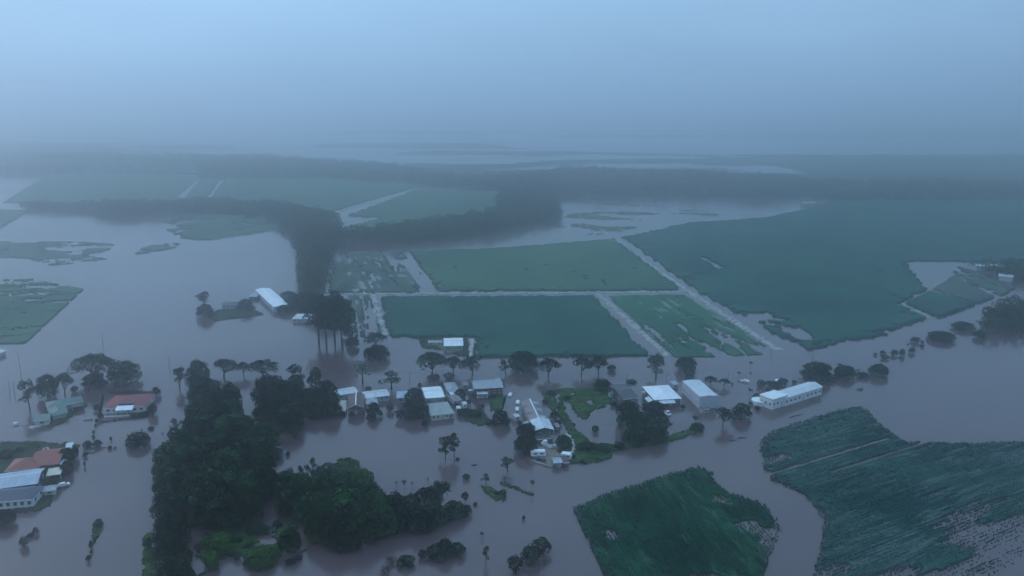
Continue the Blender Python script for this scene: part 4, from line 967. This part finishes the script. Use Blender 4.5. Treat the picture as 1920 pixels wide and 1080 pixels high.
r, rf, wl_, q = house('house', 'cluttered grey house in the yard left of the long fence', 'house', (840,735), (862,733), (835,718), 2.8, 'hip', 1.2, 'grey', 'grey', wins=3, side=2)
MB().slab([(-2.5,q[2]-.1,2.7),(3,q[2]-.1,2.7),(3,q[2]-2.8,2.2),(-2.5,q[2]-2.8,2.2)], -.1).build('awning', R['pale'], r)
house('shed', 'small maroon grey shed below the cluttered grey house', 'shed', (849,752), (866,749), (846,741), 2.2, 'gable_x', .7, 'lilac', 'rust', wins=2, side=0)
r, rf, wl_, q = house('house', 'grey roofed house with maroon walls right of the long fence', 'house', (888,729), (944,726), (885,714), 4.6, 'gable_x', 1.2, 'maroon', 'grey', wins=5, side=2)
x0, x1, y0, y1 = q
MB().box(x0+1.5, x0+7, y0-3.2, y0+.3, 2.5, 2.65).build('porch_roof', R['pale'], r)
for xx in (x0+1.6, x0+4.1, x0+6.7): MB().box(xx, xx+.16, y0-3.1, y0-2.94, -.5, 2.5).build('porch_post', M['trim'], r)
MB().box(x0+1.5, x0+7, y0-3.2, y0+.3, .6, .75).build('porch_floor', M['concrete'], r)
# long brown shed: patched old part and pale new end
r, rf, wl_, q = house('shed', 'long rusty patched shed leading down to a pale grey end', 'shed', (993,789), (1025,783), (977,753), 3.4, 'gable_y', 1.5, 'grey', 'rust', wins=3, side=5, cap='trim', gutter=False, door=False, along=True)
x0, x1, y0, y1 = q
for k in range(5):
    yy = y0 + (y1-y0)*(.08+.18*k); xx = x1*.25 + (k%2)*1.3
    z = lambda x: 3.4 + 1.5*(1-x/x1) + .03
    MB().slab([(xx,yy,z(xx)),(xx+2.6,yy,z(xx+2.6)),(xx+2.6,yy+1.2,z(xx+2.6)),(xx,yy+1.2,z(xx))], .03).build('roof_patch', R['navy' if k%2 else 'pale'], rf)
    MB().slab([(-xx-2.2,yy+1,z(xx+2.2)),(-xx,yy+1,z(xx)),(-xx,yy+3.0,z(xx)),(-xx-2.2,yy+3.0,z(xx+2.2))], .03).build('roof_patch', R['maroon' if k%2 else 'rust'], rf)
r2, rf2, wl2, q2 = house('shed', 'pale grey roofed end shed joined to the long rusty shed', 'shed', (1002,808), (1038,803), (993,788), 3.8, 'gable_y', 1.4, 'dark', 'pale', wins=2, side=3, cap=None, gutter=False, door=False, along=True)
# dark roofed house
house('house', 'dark roofed house with white gutter at corner of the grass ring', 'house', (1168,749), (1198,746), (1148,722), 3.6, 'gable_x', 1.5, 'dark', 'dark', wins=4, side=2, cap='trim_grey')
r, rf, wl_, q = house('house', 'white roofed house with front veranda left of the big shed', 'house', (1226,750), (1278,747), (1212,724), 3.8, 'hip', 1.6, 'dark', 'white', wins=4, side=3)
x0, x1, y0, y1 = q
MB().slab([(x0+2.5,y0-2.8,2.7),(x1-4,y0-2.8,2.7),(x1-4,y0-.1,3.4),(x0+2.5,y0-.1,3.4)], .1).build('veranda_roof', R['pale'], r)
MB().slab([(x0-2.5,y0+1,2.4),(x0-.1,y0+1,3.2),(x0-.1,y0+7,3.2),(x0-2.5,y0+7,2.4)], .1).build('side_roof', R['pale'], r)
house('shed', 'large windowless industrial shed with pale blue grey flat roof', 'shed', (1312,744), (1343,739), (1279,714), 6.5, 'gable_y', .35, 'lilac', 'pale', wins=0, side=3, door=False, gutter=False, over=.15, cap=None, wh=.6, along=True)
r, rf, wl_, q = house('hall', 'very long white walled building stretching toward the right trees', 'building', (1472,747), (1543,725), (1458,733), 4.4, 'gable_x', 1.2, 'white', 'pale', wins=9, side=2, over=.3, cap='trim')
r, rf, wl_, q = house('hall', 'white cube shaped block in front of the very long white building', 'building', (1449,749), (1478,740), (1425,739), 5.6, 'hip', .5, 'white', 'white', wins=4, side=3, over=.25)
# round tank
p = G(1424, 757); r = empty('water_tank', (p[0], p[1], 0)); tag(r, 'low round white tank left of the white cube shaped block', 'tank')
MB().tube([(0,0,-.4),(0,0,2.2)], [4.0,4.0], 28).build('wall', W['white'], r)
MB().tube([(0,0,2.2),(0,0,2.6),(0,0,3.0)], [4.1,2.4,.3], 28).build('roof', R['white'], r)
# small yard things near the trucks
house('shed', 'small pale roofed shed on the point below the round tree', 'shed', (1038,868), (1055,867), (1033,853), 2.4, 'gable_x', .6, 'dark', 'bluegrey', wins=2, side=1, D=5)
house('shed', 'dark flat roofed open shed at right of the pale small shed', 'shed', (1056,868), (1068,867), (1052,856), 2.0, 'skillion', .3, 'dark', 'maroon', wins=1, side=0, door=False)
house('shed', 'dark lean-to in front of the pale grey end shed', 'shed', (1005,824), (1036,822), (1006,812), 2.0, 'skillion', .5, 'dark', 'dark', wins=2, side=0, door=False)
# far buildings
house('farm_shed', 'longest pale roof among the hazy trees at far right', 'shed', (1832,500), (1886,499), (1830,497), 4.0, 'gable_x', 1.5, 'pale', 'pale', wins=0, side=0, door=False)
house('farm_shed', 'shorter pale roof below the longest hazy one at far right', 'shed', (1872,517), (1900,520), (1868,513), 4.0, 'gable_x', 1.2, 'pale', 'pale', wins=0, side=0, door=False)
house('farmhouse', 'tiny hazy white roofed farmhouse far off on the right flats', 'house', (1506,381), (1530,381), (1507,379), 4.0, 'gable_x', 1.2, 'grey', 'grey', wins=0, side=0, door=False)

# long fence between the yards
def fence(a, b, h, label, n):
    p, q = G(*a), G(*b); L = float(np.linalg.norm(q-p)); r = empty('fence', (p[0],p[1],0), math.atan2(q[1]-p[1], q[0]-p[0])); tag(r, label, 'fence')
    MB().box(0, L, -.04, .04, .0, h).build('panel', W['dark'], r)
    for i in range(n): MB().box(L*i/(n-1)-.08, L*i/(n-1)+.08, -.09, -.045, -.4, h+.12).build('post', M['wood_pole'], r)
fence((868,727), (909,779), 1.7, 'long straight dark fence between two yards in the central row', 12)
fence((168,838), (160,833), 1.0, 'short dark fence piece by the drowned garden wall', 3)
def garden_wall(a, b, h, label, m='white'):
    p, q = G(*a), G(*b); L = float(np.linalg.norm(q-p)); r = empty('garden_wall', (p[0],p[1],0), math.atan2(q[1]-p[1], q[0]-p[0])); tag(r, label, 'wall')
    MB().box(0, L, -.12, .12, -.4, h).build('wall', W[m], r); MB().box(-.05, L+.05, -.18, .18, h, h+.1).build('coping', M['concrete'], r)
garden_wall((190,838), (199,837), 1.0, 'short white wall piece standing in the water')
garden_wall((163,849), (178,848), .6, 'low grey wall piece left in the water below the bushes', 'grey')
garden_wall((1000,866), (1032,876), .5, 'low grey retaining wall at point below the trucks', 'grey')

def tank(px, py, rad, h, wall, label, group=None, name='water_tank'):
    p = G(px, py); r = empty(name, (p[0], p[1], 0)); tag(r, label, 'tank', group)
    MB().tube([(0,0,-.4),(0,0,h)], [rad,rad], 18).build('wall', W[wall], r); MB().tube([(0,0,h),(0,0,h+rad*.16),(0,0,h+rad*.24)], [rad*1.03,rad*.5,rad*.08], 18).build('roof', R['pale' if wall != 'greengrey' else 'green'], r)
TG = 'round rain water tanks beside the houses'
tank(775, 748, 1.5, 2.2, 'grey', 'grey rain tank between the small blue grey roof and tall tree', TG)
tank(836, 748, 1.4, 2.0, 'greengrey', 'green rain tank right of the bright white square roof', TG)
tank(1146, 744, 1.5, 2.1, 'greengrey', 'green rain tank at left front of the dark roofed house', TG)
tank(1209, 742, 1.4, 2.1, 'grey', 'grey rain tank left of the white roofed veranda house', TG)
tank(883, 738, 1.4, 2.0, 'grey', 'grey rain tank left of the maroon walled house', TG)
tank(30, 796, 1.2, 1.0, 'white', 'low white tank left of the pale yellow garage', TG)
for a in [('small rust roofed garden shed behind the cluttered grey house', (868,722),(878,721),(866,716),'rust','grey'), ('tiny pale shed between the cluttered house and long fence', (868,758),(876,757),(865,753),'pale','white'),
          ('tiny dark shed at rear of the long white grey roof', (715,733),(724,732),(714,729),'dark','grey'), ('tiny grey shed behind the maroon walled house right side', (930,715),(940,714),(930,711),'grey','brick'),
          ('small pale shed left behind the long rusty shed', (966,782),(975,780),(963,776),'pale','lilac'), ('tiny shed with pale roof beside the hip roofed house', (858,768),(866,767),(855,763),'pale','cream'),
          ('little grey shed behind the white roofed veranda house', (1262,721),(1272,720),(1260,716),'grey','grey'), ('tiny pale shed among shrubs behind the long white building', (1458,716),(1468,715),(1457,712),'white','white'),
          ('small flat shed at the right side of the long rusty shed', (1042,800),(1050,799),(1040,795),'rust','dark'), ('tiny pale boat shed in front of the industrial shed', (1318,768),(1330,766),(1317,763),'dark','grey')]:
    house('shed', a[0], 'shed', a[1], a[2], a[3], 2.2, 'gable_x' if len(a[0]) % 2 else 'skillion', .5, a[5], a[4], over=.15, wins=1, side=0, door=False)
for (cx, t, b, w, lab) in [(868,742,752,12,'shrub against the long fence halfway down'),(856,755,766,14,'shrub below the small maroon grey shed'),(842,752,762,10,'small shrub right of the green rain tank'),(827,716,727,12,'shrub behind right corner of bright white square roof'),
    (845,772,786,14,'shrub at right corner of the hip roofed house'),(790,776,788,14,'shrub at left corner of the hip roofed house'),(660,772,782,12,'low shrub in water under the maroon gable'),(640,770,782,14,'shrub below the cream lean-to'),
    (879,748,760,10,'shrub just right of the long fence'),(903,757,768,12,'shrub under the porch of the maroon walled house'),(926,740,750,12,'shrub on green yard of the maroon walled house'),(975,788,798,10,'shrub left of the pale end shed'),
    (1022,748,758,12,'shrub at right rear of the long rusty shed'),(1064,742,752,16,'shrub on top of the ring bank'),(1150,752,764,14,'shrub at lower left of the dark roofed house'),(1160,758,768,14,'shrub below the front wall of the dark roofed house'),
    (1210,754,764,14,'shrub at lower left of the white roofed veranda house'),(1280,758,768,12,'shrub at right of the white roofed veranda house'),(1322,762,772,14,'shrub at front of the industrial shed'),(1440,726,736,12,'shrub behind white cube shaped block'),
    (1075,852,862,10,'shrub on grass right of the small curved path'),(1092,862,870,12,'shrub at lower edge of the grassy point'),(1120,858,866,12,'shrub at right edge of the grassy point'),
    (762,735,747,12,'shrub at right of the small blue grey roof'),(690,724,734,16,'shrub behind the gap beside the maroon gable')]:
    tree('bush', cx, t, b, w, lab, leaf='leaf_mid' if cx % 2 else None)
grove([('bush',385,1010,1030,24,'leaf_light'),('bush',430,1018,1042,28,'leaf_light'),('bush',400,1050,1072,26,'leaf_light'),('bush',470,1008,1028,22,'leaf_light'),('bush',516,1030,1052,24,'leaf_light'),('bush',580,985,1006,22,'leaf_light'),
       ('bush',500,985,1003,24,'leaf_mid'),('bush',560,1040,1052,16,'leaf_mid'),('bush',445,1035,1052,20,'leaf_mid'),('bush',520,975,992,20,'leaf_mid')],
      'low leafy shrub in the drowned bright green thicket below the groves', 'shrubs of the drowned thicket below the groves')

# ------------------------------------------------------------------ vehicles
def car(px, py, rz, paint, label, group, style='car', z=-.25):
    p = G(px, py); r = empty('parked_' + ('truck' if style == 'truck' else 'car'), (p[0],p[1],z), rz); tag(r, label, 'truck' if style == 'truck' else 'car', group)
    L, Wd = (6.4, 2.2) if style == 'truck' else (4.6, 1.85)
    if style == 'truck': prof = [(-L/2,.55),(L/2,.55),(L/2,1.3),(L/2-.5,1.45),(L/2-1.0,2.4),(L/2-2.1,2.45),(L/2-2.15,1.0),(-L/2,1.0)]
    else: prof = [(-L/2,.35),(L/2,.35),(L/2,.75),(L/2-.9,.95),(L/2-1.6,1.42),(-L/2+1.0,1.46),(-L/2+.25,1.0),(-L/2,.9)]
    n = len(prof); mb = MB()
    v = [(x, -Wd/2*(.86 if zz > 1.2 else 1), zz) for x, zz in prof] + [(x, Wd/2*(.86 if zz > 1.2 else 1), zz) for x, zz in prof]
    mb.add(v, [tuple(range(n)), tuple(range(2*n-1, n-1, -1))] + [(i+n, (i+1)%n+n, (i+1)%n, i) for i in range(n)]); mb.build('body', M['paint_'+paint], r)
    if style == 'truck':
        MB().box(-L/2, L/2-2.3, -Wd/2, Wd/2, 1.02, 1.12).build('tray', M['trim_grey'], r)
        MB().box(L/2-2.0, L/2-1.15, -Wd/2*.86-.03, Wd/2*.86+.03, 1.6, 2.2).build('side_window', M['glass'], r)
        MB().slab([(L/2-.5,-.85,1.53),(L/2-.5,.85,1.53),(L/2-.92,.85,2.3),(L/2-.92,-.85,2.3)], .04).build('windscreen', M['glass'], r)
    else:
        MB().box(-L/2+.9, L/2-1.75, -Wd/2*.93-.02, Wd/2*.93+.02, 1.05, 1.34).build('side_window', M['glass'], r)
        MB().slab([(L/2-.96,-.72,1.0),(L/2-.96,.72,1.0),(L/2-1.56,.7,1.41),(L/2-1.56,-.7,1.41)], .04).build('windscreen', M['glass'], r)
    for sx in (-1, 1):
        for sy in (-1, 1):
            x = sx*(L/2-.95); w = MB().tube([(x, sy*Wd/2-.12*sy, .36),(x, sy*(Wd/2+.02), .36)], [.36,.36], 14).build('wheel', M['rubber'], r)
            MB().tube([(x, sy*(Wd/2+.02), .36),(x, sy*(Wd/2+.04), .36)], [.2,.2], 10).build('rim', M['trim_grey'], w)
    for sy in (-1, 1):
        MB().box(L/2+.004, L/2+.05, sy*.68-.16, sy*.68+.16, .62, .74).build('headlight', M['light_clear'], r)
        MB().box(-L/2-.05, -L/2-.004, sy*.7-.12, sy*.7+.12, .7, .84).build('tail_light', M['light_red'], r)
    return r
CG = 'white cars stranded left of the rusty shed'
car(957, 741, 1.4, 'white', 'white car in the water nearest the maroon walled house', CG)
car(971, 755, 1.5, 'white', 'white car beside the back of the rusty shed', CG)
car(970, 768, 1.5, 'white', 'white car lowest of three left of the rusty shed', CG)
car(991, 796, -.5, 'white', 'white car at left corner of the pale end shed', None)
car(1026, 838, 2.2, 'white', 'small white truck in the yard below the end shed', None, 'truck', 0.1)
car(1040, 840, 2.6, 'silver', 'silver car right of the small white truck', None, z=.1)
car(1031, 823, 1.2, 'white', 'white car parked before the dark lean-to', None, z=.05)
car(1013, 864, 2.4, 'black', 'dark car below the white van at the yard edge', None, z=.05)
car(1248, 776, -1.1, 'white', 'white truck half sunk beside the dark waterside trees', None, 'truck', -.3)
car(1397, 716, 2.6, 'white', 'small white car alone in water near the two palms', None)
# box van and caravan
def caravan(px, py, rz, label, name='caravan', L=6.5, Wd=2.6, H=2.6):
    p = G(px, py); r = empty(name, (p[0],p[1],.05), rz); tag(r, label, 'caravan')
    prof = [(-L/2,.45),(L/2,.45),(L/2,1.4),(L/2-.35,H-.15),(L/2-.7,H),(-L/2+.4,H),(-L/2,H-.3)]; n = len(prof)
    MB().add([(x,-Wd/2,z) for x,z in prof]+[(x,Wd/2,z) for x,z in prof], [tuple(range(n)), tuple(range(2*n-1,n-1,-1))]+[(i+n,(i+1)%n+n,(i+1)%n,i) for i in range(n)]).build('body', M['paint_white'], r)
    for sy in (-1,1):
        w = MB().tube([(0,sy*(Wd/2-.25),.33),(0,sy*(Wd/2+.01),.33)], [.33,.33], 12).build('wheel', M['rubber'], r)
        MB().box(-L*.3, -L*.08, min(sy*(Wd/2+.004),sy*(Wd/2+.04)), max(sy*(Wd/2+.004),sy*(Wd/2+.04)), 1.3, 1.95).build('window', M['glass'], r)
        MB().box(L*.12, L*.34, min(sy*(Wd/2+.004),sy*(Wd/2+.04)), max(sy*(Wd/2+.004),sy*(Wd/2+.04)), 1.3, 1.95).build('window', M['glass'], r)
    MB().box(L/2, L/2+1.1, -.08, .08, .45, .57).build('drawbar', M['trim_grey'], r)
caravan(1009, 855, .05, 'white caravan left of the point, under the dense dark tree')
caravan(1062, 860, -.3, 'cream white caravan right of the small pale roofed shed', L=4.5)
car(119, 912, .6, 'white', 'small white car at right of the garden carport', None, z=.1)
# dinghies
def dinghy(px, py, rz, paint, label, L=4.2, group=None):
    p = G(px, py); r = empty('dinghy', (p[0],p[1],0), rz); tag(r, label, 'boat', group); mb = MB(); st = []
    for i in range(7):
        t = i/6; w = .85*(1-(max(0,t-.35)/.65)**2.2)+.02; st.append((-L/2+L*t, w, -.2+.25*max(0,t-.6), .5+.25*t*t))
    v = []; 
    for (x,w,zb,zt) in st: v += [(x,-w,zt),(x,-w*.7,zb),(x,w*.7,zb),(x,w,zt),(x,w*.88,zt),(x,w*.6,zb+.08),(x,-w*.6,zb+.08),(x,-w*.88,zt)]
    f = []
    for i in range(6):
        for j in range(8): f.append((i*8+j, i*8+(j+1)%8, (i+1)*8+(j+1)%8, (i+1)*8+j))
    f += [(7,6,5,4,3,2,1,0), tuple(48+j for j in range(8))]
    mb.add(v, f).build('hull', M['paint_'+paint], r)
    for t in (-.9,.5): MB().box(t-.12, t+.12, -.62, .62, .3, .35).build('seat', M['trim_grey'], r)
dinghy(67, 801, .3, 'white', 'white dinghy moored left of the pale yellow garage, nearer', group='dinghies by the garage'); dinghy(59, 803, -.4, 'white', 'white dinghy farther out left of the pale yellow garage', group='dinghies by the garage')
dinghy(1613, 731, .5, 'black', 'dark dinghy alone in open water below right tree line')
dinghy(165, 787, .1, 'silver', 'grey dinghy drifting between the green and red roofed houses')

# floating branches
def log(px, py, rz, L, label):
    p = G(px, py); r = random.Random(int(px)); mb = MB(); mb.tube([(-L/2,0,0),(0,.2,.12),(L/2,0,.02)], [.28,.24,.1], 7)
    for k in range(5):
        x = -L/3+L*.15*k; s = r.choice((-1,1)); mb.tube([(x,0,.05),(x+.5,s*.7,.3),(x+1.1,s*1.3,.25)], [.1,.07,.03], 5)
    o = mb.build('floating_branch', M['bark']); o.location = (p[0],p[1],0); o.rotation_euler = (0,0,rz); tag(o, label, 'branch')
log(1492, 780, .5, 9, 'long drifting branch upper right of the curved canal')
log(1374, 826, .3, 4, 'drifting branch left of the wide cane field')
log(1390, 821, .3, 4.5, 'pale drifting branch right of the smaller one')
log(888, 873, -.2, 2.2, 'small drifting branch right of the two slim trees')
log(556, 822, -.5, 6, 'drowned branch sticking out right of the grove')

# ------------------------------------------------------------------ power poles
pm = MB(); pm.tube([(0,0,-.5),(0,0,9.5)], [.17,.11], 8); pole_me = pm.mesh('pole', M['wood_pole'])
pc = MB(); pc.box(-1.2,1.2,-.06,.06,8.8,8.95); arm_me = pc.mesh('crossarm', M['wood_pole'])
ins = MB(); ins.tube([(0,0,0),(0,0,.22)], [.06,.04], 6); ins_me = ins.mesh('insulator', M['trim'])
def pole(px, base, top, label):
    p = G(px, base); s = height_of(px, base, top)/9.5; r = empty('power_pole', (p[0],p[1],0), rng.uniform(-.4,.4)); r.scale = (1,1,s)
    tag(r, label, 'pole', 'power poles standing in the flood'); link(bpy.data.objects.new('pole', pole_me), r)
    a = link(bpy.data.objects.new('crossarm', arm_me), r)
    for x in (-1.05,-.35,.35,1.05):
        i = link(bpy.data.objects.new('insulator', ins_me), a); i.location = (x,0,8.95)
for a in [(38,694,662,'power pole at far left under the sloping cane field'), (18,734,714,'left pole of two close together at left edge'), (27,735,716,'right pole of two close together at left edge'), (193,644,622,'power pole alone in the wide left water'),
          (318,692,666,'power pole left of the ragged tree atop the grove'), (769,722,698,'power pole behind the central white roofs'), (1175,716,700,'power pole behind the dark roofed house'), (1249,720,699,'power pole below the ragged road row tree'),
          (1365,713,698,'power pole behind the flat dark trees'), (1523,677,662,'power pole above the broad dark tree'), (1446,665,655,'power pole by corner of the canal track')]:
    pole(a[0], a[1], a[2], a[3])

# ------------------------------------------------------------------ haze: one box of even air round the whole scene, the sky outside it
hm = bpy.data.materials.new('haze'); hm.use_nodes = True; n, l = hm.node_tree.nodes, hm.node_tree.links
n.remove(n['Principled BSDF']); pv = n.new('ShaderNodeVolumePrincipled'); pv.inputs['Color'].default_value = (*HAZE_COL, 1)
pv.inputs['Density'].default_value = HAZE_DENSITY; pv.inputs['Anisotropy'].default_value = HAZE_G
l.new(pv.outputs[0], n['Material Output'].inputs['Volume'])
hb = MB().box(-15000, 15000, -700, 14500, -1.5, 190).build('haze', hm); tag(hb, kind='stuff', label='pale blue rain mist hanging over the whole plain')
